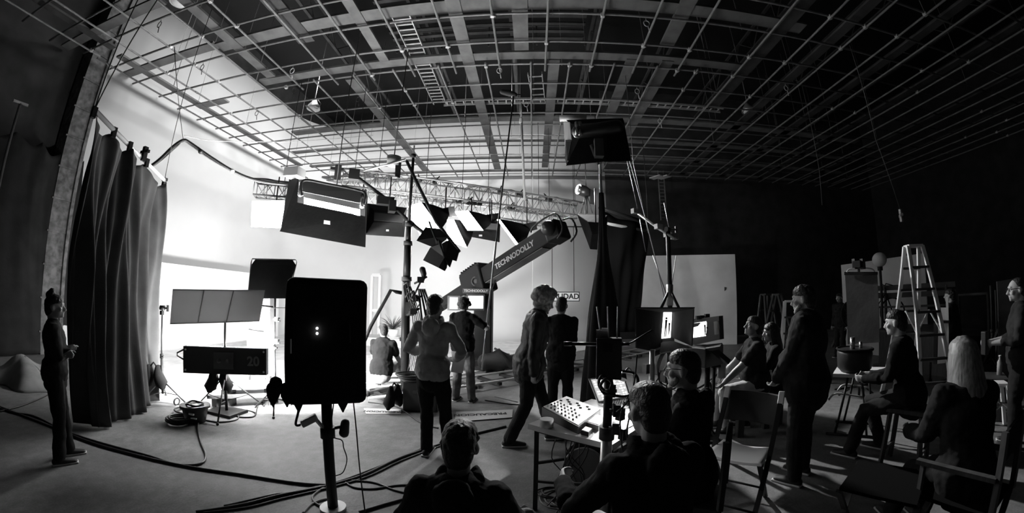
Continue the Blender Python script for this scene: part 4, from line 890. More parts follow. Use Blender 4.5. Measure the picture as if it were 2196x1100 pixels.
b = MB(); b.box((sx+.09, sy-.05, 1.45), (.12, .14, .22)); b.cyl((sx+.1, sy-.12, 1.4), (sx+.25, sy-.2, 1.4), .015); b.build('winch', 'blackmetal', t)
for k in range(5):
    pts = catmull([atD(876+k*3, 620+k*4, 6.0), atD(886+k*4, 700, 5.85), atD(878+k*2, 780+k*6, 5.9), atD(862+k, 835, 5.8)], 6)
    b = MB(); b.tube(pts, .008, 6); b.build('draped_cable', 'cable_g' if k % 2 else 'cable', t)
for k in range(4): b = MB(); p = atD(866+k*7, 618+k*9, 5.9); b.tube([p+V((.0, 0, .05)), p+V((.07, -.06, .09)), p+V((.12, -.05, -.04)), p+V((.05, -.05, -.14)), p], .014, 6, closed=True); b.build('cable_loop', 'cable', t)
b = MB(); b.tube([atD(872, 345, 6.3), atD(935, 475, 5.9), atD(985, 540, 5.7)], .028, 8); b.build('side_boom', 'blackmetal', t)
for x, y, D in ((893, 640, 5.85), (902, 600, 5.8), (886, 668, 5.85)):
    b = MB(); p = atD(x, y, D); b.box(p, (.1, .08, .09), .4); b.cyl(p-V((.1, 0, .06)), p+V((.1, 0, .05)), .016); b.build('clamp', 'blackmetal', t)
b = MB(); b.tube([atD(885, 640, 5.9), atD(912, 583, 5.8)], .016, 6); b.build('clamp_arm', 'blackmetal', t)
b = MB(); b.limb([atD(906, 578, 5.8), atD(909, 588, 5.8), atD(908, 600, 5.8)], [.05, .045, .02], 8); b.build('clamp_jaw', 'blackmetal', t)
for k in range(4): b = MB(); b.tube([atD(898+k*4, 620, 5.9), atD(905+k*12, 690+k*6, 5.7), atD(900+k*14, 720, 5.7)], .018, 6); b.build('loose_tube', 'blackmetal', t)
# boom and grip arms across the lamps
def pole(pts, r, label, m='blackmetal', name='grip_boom', cat='boom', n=8, extra=()):
    t = thing(name, pts[0], label, cat); b = MB(); b.tube(pts, r, n); b.build('tube', m, t)
    for k, w in extra: b = MB(); p = lerp(V(pts[0]), V(pts[-1]), k); b.box(p, w, .5); b.build('clamp', m, t)
    return t
pole([atD(756, 372, 7.0), atD(833, 430, 6.7), atD(872, 470, 6.4), atD(965, 545, 6.0)], .032, 'long black boom arm slanting from the large softbox down past the crank stand', extra=((.02, (.2, .15, .2)), (.38, (.3, .15, .14)), (.45, (.12, .2, .2))))
pole([atD(722, 358, 7.1), atD(724, 372, 7.1), atD(727, 385, 7.1)], .05, 'cluster of black clamps at the top of the large softbox', name='clamp_cluster', cat='clamp', extra=((.5, (.12, .12, .3)), (.2, (.25, .1, .06))))
q0 = atZ(760, 772, .0); 
pole([atD(768, 765, 6.0), atD(795, 700, 6.0), atD(838, 622, 6.0), atD(850, 626, 6.0), atD(862, 628, 6.0)], .03, 'black extension arm leaning up to the crank stand beside the seated man', name='grip_boom', cat='boom', extra=())
def foil(label, pts, D, sd):
    rnd = random.Random(sd); t = thing('black_foil_flag', atD(pts[0][0], pts[0][1], D), label, 'light flag'); P = [atD(x, y, D+rnd.uniform(-.12, .12)) for x, y in pts]
    c = sum(P, V())/len(P)+V((.02, -.1, 0)); b = MB()
    for i in range(len(P)):
        a, z = P[i], P[(i+1) % len(P)]; n = V((.3, 1, .1)).normalized()*.02
        v = [b.b.verts.new(q) for q in (a, z, c, a+n, z+n, c+n)]
        for f in ((0, 1, 2), (5, 4, 3), (0, 3, 4, 1), (1, 4, 5, 2), (2, 5, 3, 0)): b.b.faces.new([v[k] for k in f])
    b.build('foil', 'blackmetal', t)
    b = MB(); b.cyl(c, c+V((-.1, 0, .25)), .015); b.build('stem', 'blackmetal', t); return t
foil('black foil barn flag just right of the crank stand, upper one', [(893, 516), (912, 487), (940, 490), (963, 508), (947, 520), (943, 528), (935, 533)], 5.7, 1)
foil('ragged black foil sheet hanging lowest above the crane monitor', [(907, 558), (923, 530), (948, 522), (963, 514), (984, 538), (978, 560), (971, 552), (964, 573), (958, 566), (957, 574), (953, 581), (940, 574)], 5.6, 2)
b = MB(); b.tube([atD(1118, 255, 8.9), atD(1125, 430, 8.9)], .032, 6); rp = b.build('hoist_rope', 'rope', label='pale rope dropping from the grid to the truss at centre', cat='rope')
b = MB(); b.tube([V((atD(1118, 255, 8.9).x, atD(1118, 255, 8.9).y, ZG)), atD(1118, 255, 8.9)], .02, 6); b.limb([atD(1118, 255, 8.9), atD(1117, 262, 8.9)], [.05, .05], 8); b.build('knot', 'rope', rp)
# ------------------------------------------------------------------ CAMERA CRANE
t = thing('camera_crane', (-1.05, 8.6, 0), 'big black telescopic camera crane on a column at centre, lettered along its arm', 'camera crane')
a0, a1 = atY(918, 672, 10.2), atY(1190, 500, 7.3); pv = lerp(a0, a1, .48)
ax = (a1-a0).normalized(); up0 = (V((0, 0, 1))-ax*ax.z).normalized(); sd = ax.cross(up0)
b = MB(); b.bar(lerp(a0, a1, .46), a1, .34, .36, up=up0, bev=.02); b.build('outer_arm', 'crane', t)
b = MB(); b.bar(lerp(a0, a1, .1), lerp(a0, a1, .5), .24, .26, up=up0, bev=.02); b.build('inner_arm', 'crane', t)
b = MB(); b.bar(a0, lerp(a0, a1, .2), .18, .2, up=up0, bev=.02); b.build('front_section', 'crane', t)
b = MB(); b.bar(lerp(a0, a1, .44)-up0*.185, a1-up0*.185-ax*.3, .28, .02, up=up0); b.build('underside_rail', 'beam', t)
col = V((atY(1037, 700, pv.y).x, pv.y, 0))
b = MB(); b.box((col.x, col.y, pv.z/2+.12), (.42, .42, pv.z-.2), bev=.03); b.build('column', 'crane', t)
b = MB(); b.box((col.x, col.y, .2), (1.2, 1.2, .14), bev=.03); b.build('dolly_base', 'darkplastic', t)
for i in (-1, 1):
    for j in (-1, 1): b = MB(); b.cyl((col.x+i*.5-.05, col.y+j*.55, .12), (col.x+i*.5+.05, col.y+j*.55, .12), .11, n=16); b.build('wheel', 'rubber', t)
hc_ = V((pv.x, pv.y-.05, pv.z+.05)); rotA = Matrix((ax, sd, up0)).transposed()
b = MB(); b.box(pv-up0*.02, (.75, .5, .62), rotA, bev=.04); b.build('pivot_head', 'crane', t)
b = MB()
for k in range(7): b.box(pv+up0*.34+ax*(-.3+k*.09), (.03, .4, .08), rotA)
b.box(pv+up0*.30, (.75, .42, .05), rotA); b.build('finned_cover', 'crane', t)
b = MB(); p = pv-sd*(-.28 if (sd.y > 0) else .28); fr = V((0, -1, 0)); p = pv+fr*.3; b.tube([p+V((.1*math.cos(a), 0, .1*math.sin(a))) for a in np.linspace(0, 6.28, 18)[:-1]], .018, 6, closed=True); b.cyl(p, p+fr*.05, .05); b.build('hand_wheel', 'beam_dark', t)
mp_ = atY(1020, 648, pv.y-.5); b = MB(); b.box(mp_+V((0, .03, 0)), (.42, .06, .38), bev=.01); b.build('monitor', 'darkplastic', t)
b = MB(); b.box(mp_+V((0, -.005, 0)), (.34, .01, .28)); b.build('monitor_picture', 'screen', t)
b = MB(); b.bar(mp_+V((0, .06, .1)), V((pv.x, pv.y, pv.z-.1)), .06); b.build('monitor_arm', 'blackmetal', t)
m2 = atY(973, 650, pv.y-.3); b = MB(); b.box(m2+V((0, .03, 0)), (.3, .05, .34)); b.build('monitor', 'darkplastic', t); b = MB(); b.box(m2+V((0, -.0, 0)), (.2, .012, .28)); b.build('monitor_picture', 'screen_dim', t)
# lettering along the arm's side
side = sd if sd.dot(V((0, -1, 0))) > 0 else -sd; rotL = Matrix((ax, up0, side)).transposed()
if rotL.determinant() < 0: rotL = Matrix((ax, up0, ax.cross(up0))).transposed()
tpos = lerp(a0, a1, .78)+side*.172; tl = text('Technodolly'.upper(), .165, tpos-up0*.01, rotL, 'silver', t, 'arm_lettering')
text('TECHNODOLLY', .075, mp_+V((0, -.0, .255)), Euler((R(90), 0, 0)), 'silver', t, 'small_lettering')
b = MB(); b.box(mp_+V((0, .02, .255)), (.6, .03, .11)); b.build('name_plate', 'darkplastic', t)
e = a1+ax*.05; b = MB(); b.box(e, (.35, .42, .4), rotA, bev=.05); b.build('tail_block', 'crane', t)
b = MB(); b.limb([e+up0*.05-side*.1, e+up0*.05+side*.25], [.17, .15], 14); b.build('tail_drum', 'darkplastic', t)
b = MB(); b.ell(e+up0*.12+side*.26+ax*.0, .05, seg=10, ring=8); b.ell(e+up0*.02+side*.28+ax*.06, .05, seg=10, ring=8); b.build('status_lamp', 'glow', t)
for s_ in (-1, 1):
    b = MB(); b.tube(catmull([e-ax*.45+up0*.2+side*.22*s_, e-ax*.3+up0*.27+side*.24*s_, e+ax*.24+up0*.24+side*.24*s_, e+ax*.3-up0*.1+side*.24*s_, e+ax*.1-up0*.24+side*.22*s_], 4), .02, 7); b.build('guard_rail', 'blackmetal', t)
b = MB(); b.tube(catmull([lerp(a0, a1, .46)-up0*.2, lerp(a0, a1, .5)-up0*.45+side*.1, lerp(a0, a1, .58)-up0*.4+side*.1, lerp(a0, a1, .6)-up0*.19], 5), .014, 6); b.build('hanging_lead', 'cable', t)
b = MB(); c = atZ(1075, 792, 0); b.tube(catmull([col+V((.3, -.3, .5)), col+V((.8, -.5, .3)), col+V((1.2, -.5, .12))], 5), .03, 6); b.build('umbilical', 'cable', t)
hp_ = atZ(1070, 800, .0); b = MB(); b.limb([V((hp_.x-.3, hp_.y, .24)), V((hp_.x, hp_.y+.05, .27)), V((hp_.x+.3, hp_.y, .25))], [(.2, .18), (.28, .25), (.2, .18)], 14); b.build('gear_bag', 'jacket', label='round black gear bag resting by the crane base', cat='bag')
hb = atZ(1055, 780, 0)
# ------------------------------------------------------------------ DOLLY TRACK
t = thing('dolly_track', (.4, 8.0, 0), 'straight pair of shiny camera dolly rails crossing behind the standing people', 'dolly track')
r0, r1 = V((-2.6, 5.4, .12)), V((3.4, 10.95, .12)); td = (r1-r0).normalized(); tn = V((td.y, -td.x, 0))*.31
for s_ in (-1, 1): b = MB(); b.tube([r0+tn*s_, r1+tn*s_], .024, 10); b.build('rail', 'alu', t)
for k in range(15):
    p = lerp(r0, r1, (k+.5)/15); b = MB(); b.bar(p+tn*1.15-V((0, 0, .05)), p-tn*1.15-V((0, 0, .05)), .07, .05); b.build('sleeper', 'blackmetal', t)
for k in range(6):
    p = lerp(r0, r1, (k+.5)/6); b = MB(); b.box((p.x, p.y, .035), (.3, .3, .07)); b.build('wedge_block', 'wood', t)
t = thing('rail_bench', tuple(atD(800, 800, 6.7)[:2])+(0,), 'low tubular rail frame the seated man rests on', 'frame')
A, B_ = atZ(764, 797, .28), atZ(862, 797, .28)
for z in (.28, .17, .08): b = MB(); b.tube([V((A.x, A.y, z)), V((B_.x, B_.y, z))], .018, 8); b.build('rail', 'alu', t)
for k in (0, .5, 1): q = lerp(A, B_, k); b = MB(); b.bar((q.x, q.y, 0), (q.x, q.y, .3), .05); b.build('upright', 'blackmetal', t)
t = thing('equipment_case', tuple(atD(905, 860, 5.6)[:2])+(0,), 'black equipment case with cable slung over it behind the woman in grey', 'case')
c = atD(905, 860, 5.5); b = MB(); b.box((c.x, c.y, .22), (.5, .35, .44), .1, bev=.02); b.build('shell', 'darkplastic', t)
b = MB(); b.box((c.x, c.y-.18, .3), (.16, .02, .05)); b.build('handle', 'rubber', t)
for k in range(5): coil('hung_cable_coil', (c.x-.12-.01*k, c.y-.12), .17+.008*k, 1, 'grey cable loop number row lying on top of the black equipment case', 'cable_g' if k % 2 else 'cable', .011, .004, .01, z0=.445+.02*k, seed=k, cat='cable')['group'] = 'cable loops on the black equipment case'
for o in C.objects:
    if o.name.startswith('hung_cable_coil'): o['label'] = 'cable loop stacked on top of the black equipment case'
sandbag(atZ(846, 880, 0).x, atZ(846, 880, 0).y, .35, 'limp sandbag standing on the floor left of the equipment case', a=1.2)
# set dressing far behind
t = thing('window_frame_prop', tuple(atY(807, 690, 13.2)[:2])+(0,), 'tall white open doorway frame standing on the bright stage', 'door frame')
P = [atY(799, 590, 13.2), atY(816, 590, 13.2), atY(817, 700, 13.2), atY(798, 700, 13.2)]
for x, z0, z1 in ((P[0].x, 0, P[0].z), (P[1].x, 0, P[1].z)): b = MB(); b.bar((x, 13.2, z0), (x, 13.2, z1), .1, .12); b.build('post', 'paper', t)
b = MB(); b.bar(P[0], P[1], .1, .12); b.build('lintel', 'paper', t)
b = MB(); b.bar((P[0].x, 13.2, 1.1), (P[1].x, 13.2, 1.1), .08, .1); b.build('sill', 'paper', t)
pp = atY(843, 720, 11.8); pz_ = atY(843, 706, 11.8).z; t = thing('potted_plant', (pp.x, pp.y, max(pz_-.25, .5)), 'spiky potted plant on a small stand behind the leaning arm', 'plant')
b = MB(); b.tube([V((pp.x, pp.y, pz_-.25)), V((pp.x, pp.y, pz_+.0))], [.13, .2], 16); b.build('pot', 'pale', t)
random.seed(5); b = MB()
for k in range(90):
    a, e_ = random.uniform(0, 6.28), random.uniform(.25, 1.0); L = random.uniform(.35, .75); q = V((pp.x, pp.y, pz_)); d = V((math.cos(a)*math.cos(e_), math.sin(a)*math.cos(e_), math.sin(e_))); b.tube([q, q+d*L*.6, q+d*L+V((0, 0, -.08))], [.008, .007, .002], 4)
b.build('leaves', 'leaf', t)
t = thing('side_table', (pp.x, pp.y, 0), 'small pale side table under the potted plant', 'table'); zt2 = pz_-.25
b = MB(); b.box((pp.x, pp.y, zt2-.02), (.5, .4, .04)); b.build('top', 'pale', t)
for i in (-1, 1):
    for j in (-1, 1): b = MB(); b.bar((pp.x+.2*i, pp.y+.16*j, 0), (pp.x+.2*i, pp.y+.16*j, zt2-.04), .035); b.build('leg', 'darkwood', t)
t = thing('platform', tuple(atY(850, 755, 10.5)[:2])+(0,), 'low platform with a dark front edge behind the seated man', 'platform')
A, B_ = atY(770, 752, 11.5), atY(866, 752, 11.5); b = MB(); b.box(((A.x+B_.x)/2+.3, 11.9, .26), (B_.x-A.x+.6, 1.0, .06)); b.build('deck', 'board', t); b = MB(); b.box(((A.x+B_.x)/2+.3, 11.9, .115), (B_.x-A.x+.4, .9, .23)); b.build('base', 'board', t)
b = MB(); b.box(((B_.x+.1), 11.38, .29), (.4, .03, .12)); b.build('dark_edge', 'blackmetal', t)
# the hanging sign
t = thing('hanging_sign', atY(1209, 636, 13), 'white hanging sign with black border reading CALIDAD', 'sign'); c = atY(1208, 636, 13); hw = (atY(1243, 636, 13)-c).x; hh = (atY(1209, 625, 13)-atY(1209, 646, 13)).z/2
b = MB(); b.box(c, (hw*2, .02, hh*2)); b.build('border', 'ink', t); b = MB(); b.box(c+V((0, -.006, 0)), (hw*2-.06, .02, hh*2-.06)); b.build('face', 'paper', t)
text('CALIDAD', .26, c+V((.0, -.018, -.0)), Euler((R(90), 0, 0)), 'ink', t)
cbz = atY(1208, 486, 13)
for x in (1184, 1231): p = atY(x, 625, 13); b = MB(); b.tube([p, V((p.x, p.y, cbz.z))], .012, 5); b.build('hanging_line', 'ink', t)
b = MB(); b.tube([V((c.x-.2, 13, cbz.z)), V((c.x+.95, 13, cbz.z))], .025, 6); b.build('cross_bar', 'blackmetal', t)
b = MB(); b.tube([V((c.x+.4, 13, cbz.z)), V((c.x+.4, 13, ZG))], .01, 5); b.build('hanging_wire', 'ink', t)
b = MB(); p = atY(1142, 640, 13.4); b.tube([V((p.x, p.y, .9)), V((p.x, p.y, 4.2))], .012, 5); b.tube([V((p.x, p.y, 4.2)), V((p.x, p.y, ZG))], .006, 5); b.build('thin_wire', 'paper', label='thin white line hanging in front of the back wall left of the sign', cat='wire')
# ------------------------------------------------------------------ BOOM POLE in the hands of the headphone man
g = PPL[3]; bt = atD(1102, 203, 5.75); bb = V(g['hd'][1]); lo = bb+(bb-bt).normalized()*.75
t = thing('boom_pole', lo, 'long thin boom pole held up by the man with headphones, microphone at its top', 'boom pole')
b = MB(); b.tube([lo, lerp(lo, bb, .9)], .014, 8); b.build('grip_section', 'alu', t); b = MB(); b.tube([bb, lerp(bb, bt, .35)], .017, 8); b.build('tube', 'alu', t); b = MB(); b.tube([lerp(bb, bt, .35), bt], .013, 8); b.build('upper_tube', 'blackmetal', t)
b = MB(); b.limb([bt+V((-.2, 0, .06)), bt+V((-.08, 0, .03)), bt+V((.02, 0, .0))], [.045, .055, .04], 10); b.build('microphone', 'duv2', t)
b = MB(); b.tube([bt, bt+V((.12, 0, .0))], .01, 6); b.build('mount', 'blackmetal', t)
b = MB(); hp3 = g['hp']; b.tube([hp3(-.088, -.01, .0), hp3(-.08, -.01, .07), hp3(0, -.01, .13), hp3(.08, -.01, .07), hp3(.088, -.01, .0)], .012, 6); hd = b.build('headphones', 'darkplastic', g['root'])
for s_ in (-1, 1): b = MB(); b.limb([hp3(.08*s_, -.005, .02), hp3(.10*s_, -.005, -.01)], [.036, .032], 10); b.build('ear_cup', 'darkplastic', hd)
b = MB(); g2 = PPL[2]; p = g2['hd'][1]; b.quad(p+V((-.02, 0, -.12)), p+V((.1, .06, -.14)), p+V((.13, .08, .05)), p+V((.01, .02, .07)), t=.004); b.build('paper_sheet', 'paper', label='sheet of paper in the hand of the woman in grey', cat='paper')
area('added_backlight_right', (.4, 10.2, 5.2), (3.2, 2.6, 0.4), .14, .14, BACK, 70)  # added light without a fixture, brightens the people and floor at right
# ------------------------------------------------------------------ WRAPPED COLUMN with the high softbox, and the black drape beside it
cx_, cy_ = atD(1293, 770, 5.9).x, atD(1293, 770, 5.9).y
t = thing('wrapped_stand', (cx_, cy_, 0), 'tall light stand wrapped in black cloth right of centre, hook at its top', 'light stand')
def fn(u, v):
    z = lerp(.02, 3.35, v); r = [.235, .215, .19, .17, .135, .10, .065, .05, .04][min(8, int(v*8.99))]; k = v*8.99-int(v*8.99); rs = [.30, .29, .27, .25, .21, .15, .09, .06, .045, .035]; r = rs[int(v*8.99)]*(1-k)+rs[int(v*8.99)+1]*k
    a = u*6.2832; r *= 1+.10*math.sin(a*5+v*3)+.06*math.sin(a*9-v*5); return V((cx_+r*math.cos(a), cy_+r*math.sin(a), z))
b = MB(); b.grid(fn, 64, 40, .006); b.build('cloth_wrap', 'duv', t)
topz = atD(1281, 352, 5.9).z; b = MB(); b.cyl((cx_, cy_, 0), (cx_, cy_, topz), .026, n=10); b.build('mast', 'alu', t)
b = MB(); b.tube(catmull([V((cx_, cy_, topz-.25)), V((cx_-.01, cy_-.06, topz+.1)), V((cx_-.06, cy_-.08, topz+.22)), V((cx_-.14, cy_-.08, topz+.16)), V((cx_-.15, cy_-.08, topz+.02))], 6), .014, 7); b.build('hook', 'clamp', t)
D = 6.0
t = thing('high_softbox', atD(1280, 300, D), 'black softbox with a tubular housing high on the wrapped stand', 'softbox')
pq('front_skirt', [(1243, 296, 5.8), (1300, 292, 5.8), (1300, 346, 5.7), (1214, 355, 5.7)], 'duv')
pq('front_skirt', [(1300, 268, 5.8), (1336, 254, 5.9), (1354, 345, 5.9), (1300, 347, 5.7)], 'duv')
pq('side_flap', [(1209, 262, 6.2), (1222, 262, 6.0), (1226, 300, 5.9), (1213, 330, 6.0)], 'silver')
pq('side_flap', [(1213, 300, 6.0), (1226, 300, 5.9), (1215, 352, 5.75), (1212, 340, 6.0)], 'duv2')
pq('top_cover', [(1215, 258, 6.2), (1335, 254, 6.2), (1338, 262, 5.9), (1226, 266, 5.9)], 'duv')
pq('rear_skirt', [(1212, 262, 6.6), (1338, 258, 6.6), (1352, 340, 6.8), (1213, 345, 6.8)], 'duv')
b = MB(); b.limb([atD(1240, 282, 5.7), atD(1280, 279, 5.7), atD(1322, 272, 5.75)], [.11, .12, .12], 16); b.build('housing', 'darkplastic', t)
for x in (1236, 1243): b = MB(); b.tube([atD(x, 262, 5.65), atD(x+2, 290, 5.6)], .03, 8); b.build('bracket', 'chrome', t)
b = MB(); b.tube([atD(1268+k*0, 310, 5.6) for k in range(1)]+[atD(1283, 352, 5.8)], .03, 8); b.box(atD(1284, 318, 5.6), (.14, .12, .3)); b.build('yoke', 'beam_dark', t)
b = MB(); b.tube([V((cx_, cy_, topz)), atD(1284, 300, 5.85)], .03, 8); b.build('mount_post', 'blackmetal', t)
b = MB(); b.tube([atD(1200, 254, 6.3), atD(1258, 252, 6.3)], .06, 8); b.build('pale_tube', 'tray', t)
dT = [T3a+V((0, 0, .1)), lerp(T3a, T3b, .35), lerp(T3a, T3b, .7), T3b+V((0, 0, 0))]
dB = [atD(1298, 712, 9.6), atD(1322, 712, 9.8), atD(1345, 712, 10.0), atD(1366, 711, 10.2)]
curtain('black_drape', dT, dB, 'black cloth drape hanging from the dark bar right of the wrapped stand', 'blackcloth2', folds=2, amp=.03, swag=.02, hooks=2, rail=False, seed=3, nu=60, nv=20)
# ------------------------------------------------------------------ ANTENNA UNIT on its pole
ux, uy = atD(1306, 768, 2.3).x, atD(1306, 768, 2.3).y
vd = V((ux, uy, 0)).normalized(); rt = V((vd.y, -vd.x, 0)); rU = Matrix((rt, vd, V((0, 0, 1)))).transposed()
t = thing('antenna_stand', (ux, uy, 0), 'black receiver box with three antennas on a pole in the right foreground', 'receiver')
c = V((ux, uy, atD(1306, 768, 2.3).z)); z0, z1 = atD(1306, 812, 2.3).z, atD(1306, 725, 2.3).z; w = (atD(1334, 768, 2.3)-atD(1280, 768, 2.3)).length
b = MB(); b.box(c, (w, .09, z1-z0), rU, bev=.006); b.build('receiver_box', 'darkplastic', t)
b = MB(); b.box(c-vd*.047+V((-.01, 0, .07)), (.06, .006, .05), rU); b.build('panel', 'blackmetal', t)
for (x0, x1) in ((1289, 1280), (1305, 1303), (1323, 1325)): b = MB(); b.tube([atD(x0, 728, 2.3), atD(x1, 657, 2.3)], .0045, 6); b.build('antenna', 'pale', t)
b = MB(); b.box(atD(1285, 718, 2.32), (.035, .05, .06), rU); b.box(atD(1298, 716, 2.34), (.045, .05, .07), rU); b.build('connector', 'glass', t)
b = MB(); b.tube([atD(1226, 737, 2.3), atD(1281, 738, 2.3)], .011, 8); b.tube([atD(1209, 737, 2.3), atD(1226, 737, 2.3)], .014, 8); b.build('cross_rod', 'blackmetal', t)
b = MB(); b.tube([atD(1333, 738, 2.3), atD(1350, 738, 2.3)], .011, 8); b.tube([atD(1346, 738, 2.3), atD(1357, 733, 2.3), atD(1398, 708, 2.35)], .006, 8); b.build('side_rod', 'blackmetal', t)
b = MB(); b.cyl((ux, uy, .03), (ux, uy, .82), .036, n=14); b.build('lower_tube', 'alu', t); b = MB(); b.cyl((ux, uy, .8), (ux, uy, z0), .028, n=14); b.build('upper_tube', 'blackmetal', t)
b = MB(); b.cyl((ux, uy, .78), (ux, uy, .86), .048, n=14); b.build('collar', 'beam_dark', t)
for k in range(3):
    a = .6+k*2.09; b = MB(); b.bar((ux, uy, .25), (ux+.4*math.cos(a), uy+.4*math.sin(a), .02), .03, .02); b.build('leg', 'blackmetal', t)
for k, (x, y) in enumerate([(1322, 880), (1330, 888), (1320, 918), (1336, 930), (1312, 838)]):
    b = MB(); p = atD(x, y, 2.22); b.box(p, (.045, .04, .07), k*.7); b.cyl(p-rt*.04, p+rt*.03, .01); b.build('clip', 'darkplastic', t)
for k, pts in enumerate([[(1300, 812), (1290, 806), (1284, 822), (1294, 842), (1308, 846), (1340, 850), (1362, 838), (1368, 815), (1358, 800), (1334, 796)], [(1296, 838), (1288, 826), (1300, 812), (1312, 820), (1308, 836)], [(1340, 862), (1330, 900), (1334, 960), (1340, 1010), (1332, 1060)], [(1345, 850), (1352, 880), (1344, 930), (1352, 1000), (1346, 1098)], [(1322, 884), (1345, 862), (1360, 820), (1366, 760)]]):
    b = MB(); b.tube(catmull([atD(x, y, 2.2-.03*k) for x, y in pts], 6), .009 if k < 2 else .005, 6); b.build('coiled_lead', 'cable', t)
# ------------------------------------------------------------------ MIXING TABLE
A, B_ = V((-.02, 2.72, .72)), V((.52, 2.30, .72)); C_, D_ = V((1.10, 2.98, .72)), V((.56, 3.42, .72))
t = thing('folding_table', tuple(((A+C_)/2)[:2])+(0,), 'pale topped folding table carrying the mixer and laptop', 'table')
b = MB(); b.quad(A-V((0, 0, .02)), B_-V((0, 0, .02)), C_-V((0, 0, .02)), D_-V((0, 0, .02)), t=.04); b.build('top', 'tablew', t)
ins = [lerp(p, (A+C_)/2, .12) for p in (A, B_, C_, D_)]
for p in ins: b = MB(); b.bar((p.x, p.y, 0), (p.x, p.y, .68), .035, .035); b.build('leg', 'blackmetal', t)
for i in range(4): b = MB(); b.bar(ins[i]-V((0, 0, .05)), ins[(i+1) % 4]-V((0, 0, .05)), .03); b.build('apron_tube', 'blackmetal', t)
b = MB(); b.bar(V((ins[0].x, ins[0].y, .25)), V((ins[1].x, ins[1].y, .4)), .02); b.bar(V((ins[0].x, ins[0].y, .4)), V((ins[3].x, ins[3].y, .2)), .02); b.build('brace', 'blackmetal', t)
tz = .72
P = [atZ(1162, 893, tz), atZ(1240, 932, tz), atZ(1288, 893, tz), atZ(1214, 868, tz)]
def slab(b, base, z0, hts): 
    v = [b.b.verts.new((p.x, p.y, z0)) for p in base]+[b.b.verts.new((p.x, p.y, z0+h)) for p, h in zip(base, hts)]
    for f in ((3, 2, 1, 0), (4, 5, 6, 7), (0, 1, 5, 4), (1, 2, 6, 5), (2, 3, 7, 6), (3, 0, 4, 7)): b.b.faces.new([v[i] for i in f])
hts = [.075, .055, .055, .075]
t = thing('sound_mixer', (P[0]+P[2])/2, 'white sound mixer with knobs and faders on the folding table', 'mixer')
b = MB(); slab(b, P, tz+.002, hts); b.build('case', 'darkplastic', t)
Q = [lerp(p, (P[0]+P[2])/2, .05) for p in P]
b = MB(); slab(b, Q, tz+.05, [h-.042 for h in hts]); b.build('top_panel', 'tablew', t)
def mx(u, v): q = lerp(lerp(P[0], P[1], u), lerp(P[3], P[2], u), v); return V((q.x, q.y, tz+lerp(lerp(hts[0], hts[1], u), lerp(hts[3], hts[2], u), v)+.006))
for i in range(8):
    for j in range(4):
        if j == 3 and i > 5: continue
        b = MB(); p = mx(.1+i*.1, .12+j*.12) if j else mx(.1+i*.1, .10); b.cyl(p, p+V((0, 0, .014)), .0075, n=10); b.build('knob', 'darkplastic' if (i+j) % 3 else 'clamp', t)
for i in range(9): b = MB(); p, q = mx(.1+i*.09, .62), mx(.1+i*.09, .86); b.bar(p, q, .003, .003); b.box(lerp(p, q, (i*37 % 10)/10)+V((0, 0, .006)), (.012, .02, .01), .9); b.build('fader', 'ink', t)
t = thing('laptop', atZ(1320, 868, tz), 'open laptop with a bright software window on the far side of the folding table', 'laptop')
L0, L1 = atZ(1284, 867, tz+.02), atZ(1362, 852, tz+.02); S0, S1 = atD(1262, 812, math.hypot(L0.x, L0.y)+.06), atD(1337, 803, math.hypot(L1.x, L1.y)+.06)
L0, L1 = atZ(1282, 864, tz+.02), atZ(1352, 852, tz+.02)
b = MB(); b.quad(L0, L1, S1, S0, t=.012); b.build('lid', 'alu', t)
ctr = (L0+L1+S0+S1)/4; nn = (L1-L0).cross(S0-L0).normalized(); nn = nn if nn.dot(-ctr+V((0, 0, EYE))) > 0 else -nn
sh = lambda u, v: lerp(lerp(L0, L1, u), lerp(S0, S1, u), v)+nn*.008
b = MB(); b.quad(sh(.05, .07), sh(.95, .07), sh(.95, .95), sh(.05, .95), t=.002); b.build('display', 'screen_dim', t)
random.seed(2); b = MB()
for i in range(11):
    for j in range(8):
        if random.random() < .75: u, v = .08+i*.078, .12+j*.1; b.quad(sh(u, v)+nn*.002, sh(u+.05, v)+nn*.002, sh(u+.05, v+.045)+nn*.002, sh(u, v+.045)+nn*.002, t=.001)
b.build('software_window', 'screen', t)
kd = V((nn.x, nn.y, 0)).normalized()*.22; b = MB(); b.quad(L0-V((0, 0, .008)), L1-V((0, 0, .008)), L1+kd-V((0, 0, .008)), L0+kd-V((0, 0, .008)), t=.016); b.build('keyboard_deck', 'alu', t)
b = MB()
for i in range(12):
    for j in range(5): p = lerp(L0, L1, .08+i*.074)+kd*(.12+j*.13)+V((0, 0, .002)); b.box(p, (.013, .012, .004), math.atan2((L1-L0).y, (L1-L0).x))
b.build('keys', 'ink', t)
def smallbox(name, pts, z, h, label, m, cat, top=None):
    P = [atZ(x, y, z) for x, y in pts]; t = thing(name, (P[0]+P[2])/2, label, cat); b = MB(); slab(b, P, z+.001, [h]*4); b.build('case', m, t)
    Q = [lerp(p, (P[0]+P[2])/2, .12) for p in P]; b = MB(); slab(b, Q, z+h, [.004]*4); b.build('top_plate', top or 'tray', t); return t
smallbox('recorder', [(1252, 915), (1283, 925), (1303, 905), (1270, 898)], tz, .04, 'pale flat recorder between mixer and antenna pole', 'tray', 'recorder', 'tablew')
smallbox('small_black_box', [(1246, 932), (1262, 937), (1270, 928), (1255, 923)], tz, .03, 'small black box nearest the table edge', 'darkplastic', 'box', 'tablew')
pc = atZ(1172, 915, tz); b = MB(); b.cyl((pc.x, pc.y, tz), (pc.x, pc.y, tz+.06), .05, n=20); b.build('tape_roll', 'board', label='pale roll of tape on the left end of the table', cat='tape')
